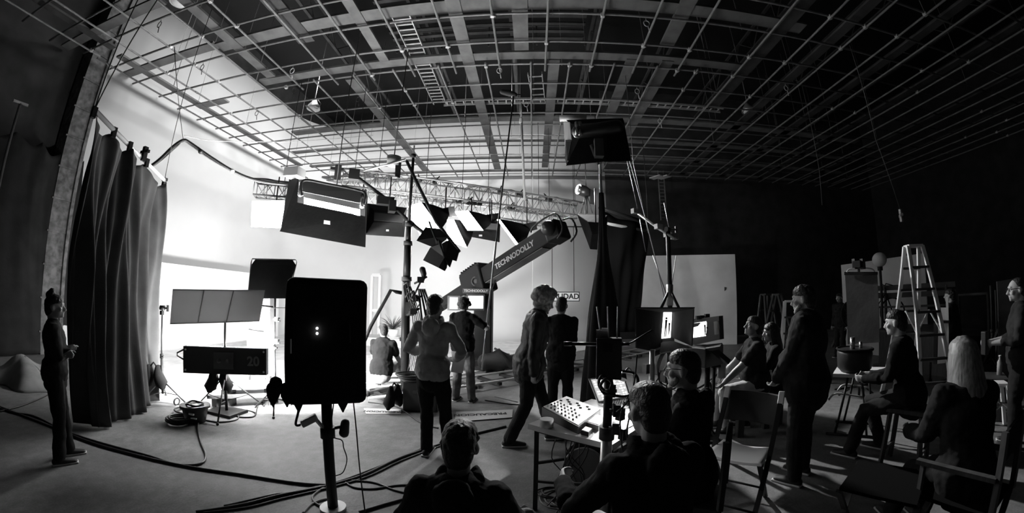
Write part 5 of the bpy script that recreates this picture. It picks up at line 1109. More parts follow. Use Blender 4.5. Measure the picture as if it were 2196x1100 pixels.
b = MB(); p = atZ(1330, 900, tz); b.box((p.x, p.y, tz+.004), (.42, .3, .006), .8); b.build('script_pages', 'paper', label='white papers glowing on the table beside the antenna pole', cat='paper')
t = thing('desk_lamp', (.86, 3.12, tz), 'little gooseneck lamp lighting the papers on the table', 'lamp')
b = MB(); b.cyl((.86, 3.12, tz), (.86, 3.12, tz+.02), .05); b.build('base', 'blackmetal', t)
b = MB(); b.tube(catmull([V((.86, 3.12, tz+.02)), V((.87, 3.12, tz+.25)), V((.80, 3.02, tz+.36)), V((.74, 2.95, tz+.33))], 5), .007, 7); b.build('gooseneck', 'blackmetal', t)
b = MB(); b.tube([V((.74, 2.95, tz+.34)), V((.72, 2.92, tz+.29))], [.02, .04], 14); b.build('lamp_shade', 'blackmetal', t)
area('desk_lamp_light', (.715, 2.915, tz+.28), (.66, 2.80, tz), .05, .05, 3.2, 140)
# things under the table
random.seed(21)
for k in range(12):
    p = atZ(random.uniform(1190, 1290), random.uniform(885, 915), .70); pts = [V((p.x, p.y, .69)), V((p.x+random.uniform(-.1, .1), p.y-.05, .45)), V((p.x+random.uniform(-.15, .1), p.y+random.uniform(-.1, .1), .2)), V((p.x+random.uniform(-.25, .05), p.y-.2+random.uniform(-.1, .1), .012))]
    b = MB(); b.tube(catmull(pts, 5), .0045, 6); b.build('table_lead', 'cable' if k % 3 else 'cable_g', label='thin lead hanging down under the mixing table', cat='cable', group='leads hanging under the mixing table')
for k in range(6):
    c = atZ(random.uniform(1120, 1250), random.uniform(1040, 1090), 0); coil('tangled_cable', c, random.uniform(.07, .16), 2, 'loop of cable in the tangle below the table', 'cable' if k % 2 else 'cable_g', .007, .006, .05, seed=30+k)['group'] = 'cable tangle below the mixing table'
rc = atZ(1250, 1040, .0); rc = V((rc.x, rc.y, .0)); t = thing('cable_drum', (rc.x, rc.y, 0), 'round cable drum standing on edge under the table', 'cable drum')
cz = .22; dv = V((rc.x, rc.y, 0)).normalized()
for s_ in (-1, 1): b = MB(); b.cyl(V((rc.x, rc.y, cz))+dv*.07*s_, V((rc.x, rc.y, cz))+dv*.08*s_, .16, n=28); b.tube([V((rc.x, rc.y, cz))+dv*.075*s_+V((dv.y*.16*math.cos(a), -dv.x*.16*math.cos(a), .16*math.sin(a))) for a in np.linspace(0, 6.28, 25)[:-1]], .012, 6, closed=True); b.build('flange', 'glass' if s_ < 0 else 'darkplastic', t)
b = MB(); b.cyl(V((rc.x, rc.y, cz))-dv*.07, V((rc.x, rc.y, cz))+dv*.07, .10, n=20); b.build('wound_cable', 'cable', t)
b = MB(); b.tube([V((rc.x-.16, rc.y, .01)), V((rc.x-.14, rc.y, .2)), V((rc.x+.14, rc.y, .2)), V((rc.x+.16, rc.y, .01))], .01, 6); b.build('stand_frame', 'blackmetal', t)
# ------------------------------------------------------------------ MONITORS
def pq2(t, name, pts, m, th=.012, lab=None): b = MB(); P = pquad(b, pts, th); return b.build(name, m, t, label=lab), P
mx_, my_ = atD(1398, 800, 3.7).x, atD(1398, 800, 3.7).y
t = thing('hooded_monitor', (mx_, my_, 0), 'video monitor inside a black folding sun hood on a stand at centre right', 'monitor')
pq2(t, 'hood_side', [(1362, 662, 3.45), (1420, 668, 3.95), (1419, 757, 3.95), (1364, 746, 3.45)], 'duv')
pq2(t, 'hood_side', [(1443, 668, 3.95), (1488, 662, 3.4), (1484, 742, 3.4), (1443, 724, 3.95)], 'duv2')
pq2(t, 'hood_top', [(1361, 660, 3.45), (1490, 660, 3.4), (1444, 669, 3.97), (1418, 669, 3.97)], 'duv')
pq2(t, 'hood_floor', [(1415, 758, 3.5), (1484, 746, 3.4), (1444, 732, 3.97), (1418, 734, 3.97)], 'duv2')
pq2(t, 'back_panel', [(1366, 664, 4.05), (1446, 666, 4.05), (1446, 742, 4.05), (1366, 746, 4.05)], 'darkplastic', .05)
_, P = pq2(t, 'screen_picture', [(1423, 668, 3.93), (1441, 667, 3.93), (1438, 724, 3.93), (1418, 726, 3.93)], 'screen', .01)
vv_ = V((0, 0, EYE))-P[0]; vv_.normalize()
def onq(P, u, v, off=.012): return lerp(lerp(P[0], P[1], u), lerp(P[3], P[2], u), v)+vv_*off
def fig(b, P, u, v0, v1, w):
    h = v1-v0
    for (a, c, e, ww) in ((.12, .48, 0, 1.0), (.48, 1.0, -.22, .45), (.48, 1.0, .22, .45)):
        b.quad(onq(P, u+w*(e-ww/2), v0+h*a), onq(P, u+w*(e+ww/2), v0+h*a), onq(P, u+w*(e*1.3+ww/2.4), v0+h*c), onq(P, u+w*(e*1.3-ww/2.4), v0+h*c), t=.001)
    c = onq(P, u, v0+h*.05); b.ell(c, .012, seg=8, ring=6)
b = MB(); fig(b, P, .40, .22, .95, .26); fig(b, P, .78, .45, .95, .18); b.build('figures_on_screen', 'glyph', t)
b = MB(); b.cyl((mx_, my_, .03), (mx_, my_, 1.16), .028, n=12); b.build('stand_post', 'alu', t)
for k in range(3): a = k*2.09+.3; b = MB(); b.bar((mx_, my_, .35), (mx_+.4*math.cos(a), my_+.4*math.sin(a), .02), .025); b.build('leg', 'blackmetal', t)
for k in range(5): b = MB(); c = atD(1425+k*3, 780+k*3, 3.75); rr_ = .12+.02*k; b.tube([c+V((rr_*.6*math.cos(a), .03*math.sin(2*a), rr_*math.sin(a))) for a in np.linspace(0, 6.28, 22)[:-1]], .008, 6, closed=True); b.build('looped_cable', 'cable', t)
for (x, y, s_) in ((1428, 806, .07), (1388, 790, .06), (1447, 770, .05)): b = MB(); p = atD(x, y, 3.7); b.box(p, (s_*1.4, s_, s_*1.5), .5); b.build('battery', 'darkplastic', t)
b = MB(); p0 = atD(1400, 752, 3.7); b.bar(V((mx_, my_, 1.12)), atD(1432, 745, 3.9), .05); b.build('mount', 'blackmetal', t)
nx_, ny_ = atD(1517, 800, 4.25).x, atD(1517, 800, 4.25).y
t = thing('video_monitor', (nx_, ny_, 0), 'second smaller video monitor with a bright picture right of the hooded one', 'monitor')
pq2(t, 'casing', [(1484, 685, 4.45), (1546, 677, 4.1), (1548, 727, 4.1), (1486, 740, 4.45)], 'darkplastic', .06)
_, P = pq2(t, 'screen_picture', [(1487, 693, 4.37), (1521, 688, 4.2), (1523, 719, 4.2), (1487, 724, 4.37)], 'screen', .01)
vv_ = (V((0, 0, EYE))-P[0]).normalized(); b = MB(); fig(b, P, .72, .25, .95, .1); fig(b, P, .85, .42, .95, .09)
b.quad(onq(P, 0, .0), onq(P, .5, .02), onq(P, .3, .25), onq(P, 0, .3), t=.001); b.build('figures_on_screen', 'glyph', t)
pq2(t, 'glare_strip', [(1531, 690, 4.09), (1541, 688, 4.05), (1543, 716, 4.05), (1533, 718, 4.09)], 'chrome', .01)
for x, y in ((1497, 681), (1516, 677), (1504, 680)): b = MB(); p = atD(x, y, 4.3); b.box(p, (.05, .04, .04)); b.build('clip', 'blackmetal', t)
pq2(t, 'shelf', [(1487, 744, 4.5), (1550, 738, 4.1), (1545, 746, 3.9), (1488, 754, 4.3)], 'blackmetal', .03)
b = MB(); b.box(atD(1508, 762, 4.3), (.34, .3, .2), .5, bev=.01); b.build('battery_box', 'darkplastic', t)
b = MB(); b.cyl((nx_, ny_, .03), (nx_, ny_, 1.1), .03, n=12); b.build('stand_post', 'blackmetal', t)
for k in range(3): a = k*2.09+.9; b = MB(); b.bar((nx_, ny_, .3), (nx_+.38*math.cos(a), ny_+.38*math.sin(a), .02), .025); b.build('leg', 'blackmetal', t)
b = MB(); b.bar(atD(1528, 748, 4.1), atD(1560, 775, 4.2), .09, .05); b.build('side_arm', 'blackmetal', t)
t = thing('small_lamp_stand', tuple(atD(1530, 830, 4.6)[:2])+(0,), 'short stand with a pale cylinder beside the monitor cart', 'stand'); q = atD(1530, 830, 4.6)
b = MB(); b.cyl((q.x, q.y, 0), (q.x, q.y, .9), .02); b.build('post', 'blackmetal', t); b = MB(); b.cyl((q.x+.1, q.y, .72), (q.x+.1, q.y, .92), .05); b.build('cylinder', 'tray', t)
b = MB(); b.box((q.x, q.y, .9), (.12, .1, .1)); b.build('head', 'blackmetal', t); b = MB(); b.cyl((q.x, q.y, .0), (q.x, q.y, .03), .2, n=20); b.build('foot_plate', 'blackmetal', t)
# ------------------------------------------------------------------ STAND with cross arm and the wall ladder
ex, ey = atD(1437, 700, 5.2).x, atD(1437, 700, 5.2).y
t = cstand(ex, ey, atD(1430, 492, 5.2).z, 'tall guyed stand with a long cross arm behind the hooded monitor', r=.038, m='beam_dark', leg=.6, zs=.8, name='guyed_stand', cat='light stand')
b = MB(); b.cyl((ex, ey, atD(1437, 655, 5.2).z), (ex, ey, atD(1437, 610, 5.2).z), .045, n=12); b.build('bright_sleeve', 'alu', t)
zt_ = atD(1437, 620, 5.2).z
for k in range(4): a = k*1.57+.4; b = MB(); b.tube([V((ex, ey, zt_)), V((ex+.2*math.cos(a), ey+.2*math.sin(a), zt_-.3))], .018, 6); b.build('brace', 'blackmetal', t)
b = MB(); b.tube([atD(1360, 452, 5.6), atD(1412, 490, 5.3), atD(1448, 512, 5.1)], .018, 8); b.build('cross_arm', 'tray', t)
for x, y in ((1412, 486), (1432, 503), (1362, 453), (1446, 508)): b = MB(); b.box(atD(x, y, 5.25), (.1, .07, .07), .4); b.build('grip_head', 'tray', t)
for (x0, y0, x1, y1) in ((1345, 345, 1372, 470), (1372, 470, 1385, 540), (1350, 345, 1425, 640), (1400, 548, 1428, 628), (1424, 435, 1437, 500), (1450, 548, 1438, 628)):
    b = MB(); b.tube([atD(x0, y0, 5.9), atD(x1, y1, 5.5)], .007, 5); b.build('guy_wire', 'rope' if y0 < 400 and x1 > 1400 else 'cable_g', t)
lb = [atY(1412, 385, 14.0), atY(1424, 385, 14.0)]; lz = atY(1418, 472, 14.0).z
t = thing('wall_ladder', (lb[0].x, 14.0, lz), 'narrow pale ladder fixed high on the black back wall below the grid', 'ladder')
for p in lb: b = MB(); b.bar((p.x, 14.0, lz), (p.x, 14.0, ZG), .03, .06); b.build('side_rail', 'beam', t)
for k in range(13): z = lerp(lz+.1, ZG-.2, k/12); b = MB(); b.bar((lb[0].x, 14.0, z), (lb[1].x, 14.0, z), .025); b.build('rung', 'beam', t)
for x in (1408, 1424): b = MB(); p = atY(x, 380, 13.7); b.box(p, (.3, .5, .03), .6); b.build('bracket_plate', 'tray', t)
# hanging bits over the black wall
def hangwire(pts, D, label, r=.008, m='rope', n=5):
    b = MB(); P = [atD(x, y, d) for (x, y), d in zip(pts, D)]; P = [V((P[0].x, P[0].y, max(ZG+.1, P[0].z+.1)))]+P; b.tube(P, r, 5); return b.build('hanging_line', m, label=label, cat='wire')
pcs = atD(1932, 462, 9.5); t = thing('cross_weight', pcs, 'small pale cross shaped fitting hanging on a wire at upper right', 'fitting')
b = MB(); b.bar(pcs-V((.09, .1, 0)), pcs+V((.09, .1, 0)), .05); b.bar(pcs-V((0, 0, .13)), pcs+V((0, 0, .13)), .05); b.build('cross', 'clamp', t)
b = MB(); b.tube([pcs+V((0, 0, .1)), atD(1878, 300, 8.6)], .007, 5); b.tube([atD(1878, 300, 8.6), V((atD(1878, 300, 8.6).x, atD(1878, 300, 8.6).y, ZG))], .007, 5); b.build('wire', 'pipe', t)
hangwire([(1757, 365), (1763, 440)], [10, 10], 'thin wire end hanging below the grid over the black wall', m='pipe')
hangwire([(1358, 350), (1390, 500)], [8, 7.5], 'taut line dropping from the grid right of the high softbox', m='pipe')
for k, (x, y, zz_) in enumerate([(315-0, 32, 0), (418, 133, 0), (625, 190, 0), (770, 215, 0), (1070, 145, 0), (1375, 80, 0), (1367, 195, 0), (1415, 260, 0), (1685, 190, 0), (640, 165, 0), (1128, 215, 0), (560, 250, 0)]):
    p = zz(x, y, ZG-.12); p.y = min(YT, key=lambda v: abs(v*HG-p.y))*HG; b = MB(); rr_ = .07
    b.tube([V((p.x, p.y, ZG)), p+V((0, 0, rr_))], .007, 5); b.tube([p+V((rr_*.8*math.cos(a), 0, rr_*math.sin(a))) for a in np.linspace(0, 6.28, 16)[:-1]], .009, 5, closed=True)
    b.tube([p+V((.02, 0, -.07)), p+V((.04, .01, -.2))], .01, 5); b.build('rope_tail', 'rope' if k > 3 and k != 11 else 'cable', label='knotted rope tail dangling from a pipe of the ceiling grid', cat='rope', group='rope tails dangling from the ceiling grid')
# ------------------------------------------------------------------ WHITE BOARDS in the distance
P = [atZ(1367, 735, 0), atZ(1580, 735, 0)]; P[0].z = P[1].z = 0; zt_ = atD(1367, 549, P[0].xy.length).z; zt2_ = atD(1579, 545, P[1].xy.length).z
P[1] = atD(1580, 735, 14.2); P[1].z = 0; P[0] = atD(1367, 735, 13.6); P[0].z = 0; zt_ = atD(1367, 549, 13.6).z; zt2_ = atD(1579, 545, 14.2).z
t = thing('white_flat', (P[0]+P[1])/2, 'large square white scenery flat standing before the black wall, right of centre', 'scenery flat')
b = MB(); b.quad(P[0], P[1], V((P[1].x, P[1].y, zt2_)), V((P[0].x, P[0].y, zt_)), t=.04); b.build('panel', 'board', t)
b = MB(); b.bar(V((P[0].x+.4, P[0].y+.9, 0)), V((P[0].x+.4, P[0].y+.06, 2)), .06); b.build('brace', 'darkwood', t); b = MB(); b.bar(V((P[1].x-.4, P[1].y+.9, 0)), V((P[1].x-.4, P[1].y+.06, 2)), .06); b.build('brace', 'darkwood', t)
A, B_ = atD(1809, 745, 12.6), atD(1990, 740, 11.5); A.z = B_.z = 0
t = thing('grey_flat', (A+B_)/2, 'tall pale scenery flat behind the hanging grey flag and globe lamp', 'scenery flat')
b = MB(); b.quad(A, B_, V((B_.x, B_.y, atD(1990, 542, 11.5).z)), V((A.x, A.y, atD(1808, 568, 12.6).z)), t=.04); b.build('panel', 'board', t)
b = MB(); b.bar(V((A.x+.5, A.y+1.0, 0)), V((A.x+.5, A.y+.0, 1.8)), .06); b.build('brace', 'darkwood', t)
# globe lamp, bicycle, benches
g_ = atD(1886, 557, 10.2); t = thing('globe_lamp', (g_.x, g_.y, 0), 'street style lamp post with one white globe', 'lamp post')
b = MB(); b.ell(g_, .165, seg=24, ring=16); b.build('globe', 'globe', t); b = MB(); b.cyl((g_.x, g_.y, .03), g_-V((0, 0, .2)), .03, n=12); b.build('post', 'beam_dark', t)
b = MB(); b.cyl(g_-V((0, 0, .24)), g_-V((0, 0, .14)), .06); b.build('fitting', 'blackmetal', t); b = MB(); b.cyl((g_.x, g_.y, 0), (g_.x, g_.y, .05), .2, n=20); b.build('foot_plate', 'blackmetal', t)
bk = atD(1895, 690, 10.9); bz = atD(1895, 700, 10.9).z; u_ = V((bk.y, -bk.x, 0)).normalized()*.85+V((bk.x, bk.y, 0)).normalized()*.5; u_.normalize(); bo = V((bk.x, bk.y, max(bz, 0)))
t = thing('bicycle', bo, 'dark bicycle parked between the grey flag and the stepladder', 'bicycle'); wr = .33
def wheel(c):
    b = MB(); b.tube([c+u_*wr*math.cos(a)+V((0, 0, wr*math.sin(a))) for a in np.linspace(0, 6.28, 29)[:-1]], .02, 6, closed=True); w_ = b.build('wheel', 'rubber', t)
    b = MB()
    for k in range(10): a = k*.628; b.tube([c, c+u_*wr*math.cos(a)+V((0, 0, wr*math.sin(a)))], .003, 4)
    b.build('spokes', 'beam_dark', w_)
c0, c1 = bo+u_*.25+V((0, 0, wr)), bo-u_*.78+V((0, 0, wr)); wheel(c0); wheel(c1); U = lambda k, z: bo+u_*k+V((0, 0, z))
b = MB(); b.tube([c1, U(-.32, .3), U(-.5, .85)], .018, 6); b.tube([U(-.32, .3), U(.08, .78), U(-.46, .78)], .018, 6); b.tube([c1, U(-.46, .78)], .014, 6); b.tube([c0, U(.1, .72), U(.06, .92)], .018, 6); b.build('bike_frame', 'blackmetal', t)
sdw = V((-u_.y, u_.x, 0)); b = MB(); b.tube([U(.1, .95)+sdw*.28, U(.04, 1.0)+sdw*.1, U(.06, .95), U(.04, 1.0)-sdw*.1, U(.1, .95)-sdw*.28], .014, 6); b.build('handlebar', 'blackmetal', t)
b = MB(); b.limb([U(-.62, .9), U(-.5, .92), U(-.4, .9)], [.06, .05, .02], 8); b.build('saddle', 'rubber', t)
c = atD(1965, 690, 11.0); t = thing('park_bench', (c.x, c.y, bz), 'pale slatted bench behind the tall stepladder', 'bench'); v_ = V((c.y, -c.x, 0)).normalized()
for z, w in ((.45, .3), (.72, .12), (.9, .12)): b = MB(); b.bar(V((c.x, c.y, z+bz))-v_*.9, V((c.x, c.y, z+bz))+v_*.9, w if z < .5 else .03, .04 if z < .5 else .12); b.build('slat', 'beam', t)
for s_ in (-.7, .7): b = MB(); q = V((c.x, c.y, bz))+v_*s_; b.bar(q, q+V((0, 0, .9)), .05); b.build('leg', 'darkwood', t)
a, e = atD(1880, 708, 9.5), atD(2010, 726, 9.0); t = thing('stage_platform', ((a.x+e.x)/2, (a.y+e.y)/2, 0), 'low dark platform with a pale front edge below the bicycle', 'platform')
zz_ = .42; a = atD(1885, 714, 10.0); e = atD(2050, 722, 9.2); ab = V((a.x, a.y, 0)); eb = V((e.x, e.y, 0)); bkd = V((a.x+e.x, a.y+e.y, 0)).normalized()*1.0
hgt = bz; bkd = bkd*2.4; print('BZ', bz)
def prism(b, base, z0, z1):
    v = [b.b.verts.new((p.x, p.y, z0)) for p in base]+[b.b.verts.new((p.x, p.y, z1)) for p in base]; n = len(base)
    b.b.faces.new(v[:n][::-1]); b.b.faces.new(v[n:])
    for i in range(n): b.b.faces.new((v[i], v[(i+1) % n], v[n+(i+1) % n], v[n+i]))
t.location = V(((a.x+e.x)/2, (a.y+e.y)/2, 0))+bkd*.5; WP[t.name] = V(t.location)
b = MB(); prism(b, [ab, eb, eb+bkd, ab+bkd], 0, hgt-.05); b.build('base', 'darkwood', t)
b = MB(); prism(b, [ab-bkd*.03, eb-bkd*.03, eb+bkd, ab+bkd], hgt-.05, hgt); b.build('deck', 'beam', t)
# far right raised dark stage
a = [atZ(2000, 735, 0), atZ(2185, 690, 0)]; P0, P1 = atD(2060, 725, 10.2), atD(2200, 690, 9.0)
t = thing('dark_riser', (10.5, 5.0, 0), 'long low dark riser running along the right side behind the cart', 'platform')
b = MB(); prism(b, [V((9.3, 6.0, 0)), V((12.0, 3.2, 0)), V((13.2, 4.4, 0)), V((10.5, 7.2, 0))], 0, .38); b.build('base', 'darkwood', t)
b = MB(); prism(b, [V((9.25, 6.0, 0)), V((12.0, 3.15, 0)), V((13.2, 4.4, 0)), V((10.5, 7.2, 0))], .38, .42); b.build('deck', 'beam_dark', t)
t = thing('barrier_rail', tuple(atD(2080, 640, 11.5)[:2])+(0,), 'pale horizontal rail on posts against the dark far right', 'barrier')
p, q = atD(2056, 633, 11.5), atD(2118, 629, 11.0); b = MB(); b.tube([p, q], .035, 6); b.build('rail', 'beam', t)
for r_ in (p, q): b = MB(); b.cyl((r_.x, r_.y, 0), r_, .03); b.build('post', 'beam_dark', t)
for x, hh, lab in ((2126, 612, 'first bare grip stand in the dark at far right'), (2136, 622, 'second bare grip stand, the shorter, in the dark at far right'), (2148, 608, 'third bare grip stand, nearest the right edge man')):
    p = atD(x, 660, 9.6); cstand(p.x, p.y, atD(x, hh, 9.6).z, lab, m='beam', leg=.35, head=False, r=.018, a0=x)
p = atD(2158, 640, 9.3); t = thing('grey_sheet', (p.x, p.y, 0), 'grey narrow panel standing just left of the man at the right edge', 'panel'); b = MB(); b.quad(V((p.x-.12, p.y+.12, .0)), V((p.x+.14, p.y-.1, .0)), V((p.x+.14, p.y-.1, 1.75)), V((p.x-.10, p.y+.12, 1.72)), t=.04); b.build('sheet', 'beam', t); b = MB(); b.bar(V((p.x+.05, p.y+.6, 0)), V((p.x, p.y+.02, 1.2)), .04); b.build('brace', 'darkwood', t)
# ------------------------------------------------------------------ LADDERS
def aframe(c, yaw, h, w0, w1, spread, label, m='pale', rungs=6, bothr=True, tilt=None, name='stepladder', tray_=True):
    t = thing(name, (c[0], c[1], 0), label, 'ladder'); r = V((math.cos(yaw), math.sin(yaw), 0)); f = V((-math.sin(yaw), math.cos(yaw), 0)); o = V((c[0], c[1], 0)); up = V((0, 0, 1))
    if tilt: up, f = tilt
    for s_, g in ((-1, 0), (1, 0), (-1, 1), (1, 1)):
        a = o+r*s_*w0/2+f*(spread/2*(1 if g else -1)); e = o+r*s_*w1/2+up*h+f*(.05*(1 if g else -1)); b = MB(); b.bar(a, e, .06, .035, up=f); b.build('leg', m, t)
    for g in (0, 1):
        if g and not bothr: continue
        for k in range(rungs):
            q = (k+1)/(rungs+1); w = lerp(w0, w1, q)/2; ff = lerp(spread/2, .05, q)*(1 if g else -1); b = MB(); b.bar(o-r*w+up*h*q+f*ff, o+r*w+up*h*q+f*ff, .07, .035); b.build('step', 'beam_dark' if m == 'pale' else m, t)
    b = MB(); b.bar(o-r*w1/2+up*h, o+r*w1/2+up*h, .16, .04); b.build('top_cap', m, t)
    for s_ in (-1, 1):
        b = MB(); q = .42; b.bar(o+r*s_*lerp(w0, w1, q)/2-f*lerp(spread/2, .05, q)+up*h*q, o+r*s_*lerp(w0, w1, .5)/2+up*(h*.58), .025, .01); b.bar(o+r*s_*lerp(w0, w1, .5)/2+up*(h*.58), o+r*s_*lerp(w0, w1, q)/2+f*lerp(spread/2, .05, q)+up*h*q, .025, .01); b.build('spreader', m, t)
    return t
lc = atD(1968, 760, 7.3); lh_ = atD(1955, 528, 7.3).z
va = math.atan2(lc.y, lc.x); aframe((lc.x, lc.y), va-math.pi/2+.6, lh_, .58, .26, 1.1, 'tall pale stepladder standing open behind the man on the stool', rungs=6)
# folded stepladders in a pile
for k, (x0, y0, x1, y1, x2, y2, D, lab) in enumerate([(1624, 680, 1638, 632, 1665, 634, 9.0, 'first of three pale stepladders, leaning leftmost by the white flat'), (1645, 682, 1660, 632, 1690, 650, 8.7, 'pale stepladder lying half folded in the middle of the trio'), (1682, 695, 1692, 646, 1712, 646, 8.3, 'small bright stepladder nearest the heavy man')]):
    c = atD((x0+x2)/2, 700, D); h = atD(x1, y1, D).z; aframe((c.x, c.y), math.atan2(c.y, c.x)-1.57+(.9, 1.3, .1)[k], h, .5, .24, (.5, .9, .6)[k], lab, rungs=4, m='beam' if k < 2 else 'pale')
# ------------------------------------------------------------------ HANGING GREY FLAG with pot and folding table below
fxx = atD(1849, 700, 7.0); t = thing('grey_flag_stand', (fxx.x, fxx.y, 0), 'tall dark grey cloth flag on a stand, right of the heavy man', 'flag')
pq2(t, 'cloth', [(1812, 586, 7.05), (1881, 586, 6.95), (1886, 734, 6.95), (1818, 738, 7.05)], 'duv2', .02)
pq2(t, 'top_band', [(1811, 583, 7.0), (1882, 583, 6.9), (1882, 589, 6.9), (1811, 590, 7.0)], 'duv', .03)
b = MB(); b.tube(catmull([atD(x, y, 6.98) for x, y in [(1816, 584), (1822, 577), (1845, 574), (1848, 574), (1870, 577), (1876, 584)]], 4), .012, 6); b.build('wire_frame', 'tray', t)
b = MB(); b.cyl((fxx.x, fxx.y+.03, .03), (fxx.x, fxx.y+.03, atD(1840, 566, 7.0).z), .02); b.build('stem', 'blackmetal', t)
b = MB(); b.box(atD(1841, 567, 7.0), (.28, .12, .1), .5); b.box(atD(1833, 566, 6.95), (.06, .06, .16)); b.box(atD(1850, 566, 6.95), (.06, .06, .16)); b.build('grip_head', 'blackmetal', t)
for k in range(3): a = k*2.09; b = MB(); b.bar((fxx.x, fxx.y+.03, .25), (fxx.x+.35*math.cos(a), fxx.y+.35*math.sin(a), .02), .025); b.build('leg', 'blackmetal', t)
ta, tb = atZ(1795, 806, .72), atZ(1900, 806, .72); ta2, tb2 = ta+V((ta.x, ta.y, 0)).normalized()*.6, tb+V((tb.x, tb.y, 0)).normalized()*.55; ta = atZ(1786, 803, .72)
t = thing('trestle_table', (ta+tb)/2-V((0, 0, .72)), 'pale folding table on a tubular leg frame carrying the black bag', 'table')
b = MB(); prism(b, [V((p.x, p.y, 0)) for p in (ta, tb, tb2, ta2)], .69, .73); b.build('top', 'board', t)
for q, dd in ((lerp(ta, tb, .42), 0), (lerp(ta2, tb2, .5), 1)):
    w_ = (tb-ta).normalized()*.13; q = V((q.x, q.y, 0))
    for s_ in (-1, 1): b = MB(); b.tube([q+w_*s_*1.4+V((0, 0, .02)), q+w_*s_*.6+V((0, 0, .69))], .014, 8); b.build('leg', 'blackmetal', t)
    b = MB(); b.tube([q-w_*2.2+V((0, 0, .016)), q+w_*2.2+V((0, 0, .016))], .016, 8); b.build('foot_tube', 'blackmetal', t)
    b = MB(); b.tube(catmull([q-w_*2.2+V((0, 0, .42)), q-w_*1.5+V((0, 0, .5)), q+w_*.8+V((0, 0, .47))], 5), .012, 7); b.build('hook_brace', 'tray', t)
bc = atZ(1832, 797, .73); t = thing('kit_bag', (bc.x, bc.y, .73), 'round black kit bag standing on the trestle table', 'bag')
b = MB(); b.tube([V((bc.x, bc.y, z)) for z in (.735, .78, .95, 1.0)], [.16, .20, .21, .20], 20); b.build('body', 'jacket', t)
b = MB(); b.tube([V((bc.x+.21*math.cos(a), bc.y+.21*math.sin(a), 1.0)) for a in np.linspace(0, 6.28, 25)[:-1]], .015, 6, closed=True); b.build('rim', 'duv', t)
for dx_, h_, r_ in ((-.04, 1.14, .03), (.1, 1.08, .02)): b = MB(); b.cyl((bc.x+dx_, bc.y, .98), (bc.x+dx_, bc.y, h_), r_); b.build('bottle_neck', 'chrome', t)
# cart
kc = atD(2020, 775, 8.6); t = thing('white_cart', (kc.x, kc.y, 0), 'tall cart with a perforated white panel and bright box, behind the blond woman', 'cart'); rv = V((kc.y, -kc.x, 0)).normalized(); rK = Matrix((rv, V((kc.x, kc.y, 0)).normalized(), V((0, 0, 1)))).transposed()
zs_ = lambda y: atD(2020, y, 8.6).z
pq2(t, 'perforated_panel', [(2012, 690, 8.6), (2029, 690, 8.6), (2027, 778, 8.6), (2010, 780, 8.6)], 'pale', .03)
pq2(t, 'dark_side', [(2004, 690, 8.7), (2012, 690, 8.6), (2010, 780, 8.6), (2003, 780, 8.7)], 'blackmetal', .03)
pq2(t, 'shelf', [(2002, 686, 8.4), (2036, 686, 8.4), (2036, 691, 8.4), (2002, 691, 8.4)], 'blackmetal', .5)
pq2(t, 'white_box', [(2014, 660, 8.5), (2032, 660, 8.5), (2032, 685, 8.5), (2014, 685, 8.5)], 'paper', .3)
pq2(t, 'upright', [(2028, 636, 8.35), (2033, 636, 8.35), (2034, 760, 8.35), (2029, 760, 8.35)], 'pale', .03)
pq2(t, 'upright', [(2008, 640, 8.5), (2010, 640, 8.5), (2010, 690, 8.5), (2008, 690, 8.5)], 'blackmetal', .03)
for s_ in (-1, 1):
    for g in (-1, 1): b = MB(); q = V((kc.x, kc.y, 0))+rv*.2*s_+V((kc.x, kc.y, 0)).normalized()*.15*g; b.cyl(q+V((0, 0, .0)), q+V((0, 0, .05)), .04); b.cyl(q+V((0, 0, .05)), q+V((0, 0, .35)), .02); b.build('caster_leg', 'blackmetal', t)
# ------------------------------------------------------------------ CHAIRS
def foldchair(px_seat, label):
    S = [atZ(1508, 980, .45), atZ(1562, 995, .45), atZ(1632, 968, .45), atZ(1562, 942, .45)]   # front-left, front, right, back-left of the seat
    c = sum(S, V())/4; t = thing('folding_chair', (c.x, c.y, 0), label, 'chair'); a, b_, c_, d = S
    wv = ((b_-a)+(c_-d))/2; dv = ((d-a)+(c_-b_))/2; wn, dn = wv.normalized(), dv.normalized(); W, Dp = .42, .40; o = V((c.x, c.y, .45))
    return t, o, wn, dn
o = (atZ(1515, 975, .46)+atZ(1632, 966, .46))/2; o.z = .45
# chair faces the camera left; its back is on the far side
fd = V((-.72, -.69, 0)).normalized(); rd = V((fd.y, -fd.x, 0)); o = atZ(1586, 974, .45)
t = thing('folding_chair', (o.x, o.y, 0), 'empty metal folding chair with a pale seat and dark curved back', 'chair')
q = lambda x, y, z: V((o.x, o.y, 0))+rd*x+fd*y+V((0, 0, z))
def seatfn(u, v): x, y = (u-.5)*.40, (v-.5)*.40; return q(x*(1+.08*v), y, .455-.022*math.cos((u-.5)*3.1)+.018*v*v)
b = MB(); b.grid(seatfn, 14, 14, .02); b.build('seat', 'bounce', t)
def backfn(u, v): x = (u-.5)*.46; return q(x, -.27-.07*v+.05*math.cos((u-.5)*3.1)*-1, .62+.24*v)
b = MB(); b.grid(backfn, 16, 10, .012); b.build('backrest', 'beam_dark', t)
for s_ in (-1, 1):
    b = MB(); b.bar(q(.215*s_, .30, .0), q(.225*s_, -.34, .88), .022, .035, up=rd); b.build('front_leg', 'blackmetal', t)
    b = MB(); b.bar(q(.18*s_, -.30, .0), q(.18*s_, .10, .44), .022, .035, up=rd); b.build('rear_leg', 'blackmetal', t)
    b = MB(); b.bar(q(.226*s_, -.285, .80), q(.226*s_, -.345, .89), .03, .05, up=rd, bev=.008); b.build('corner_cap', 'pale', t)
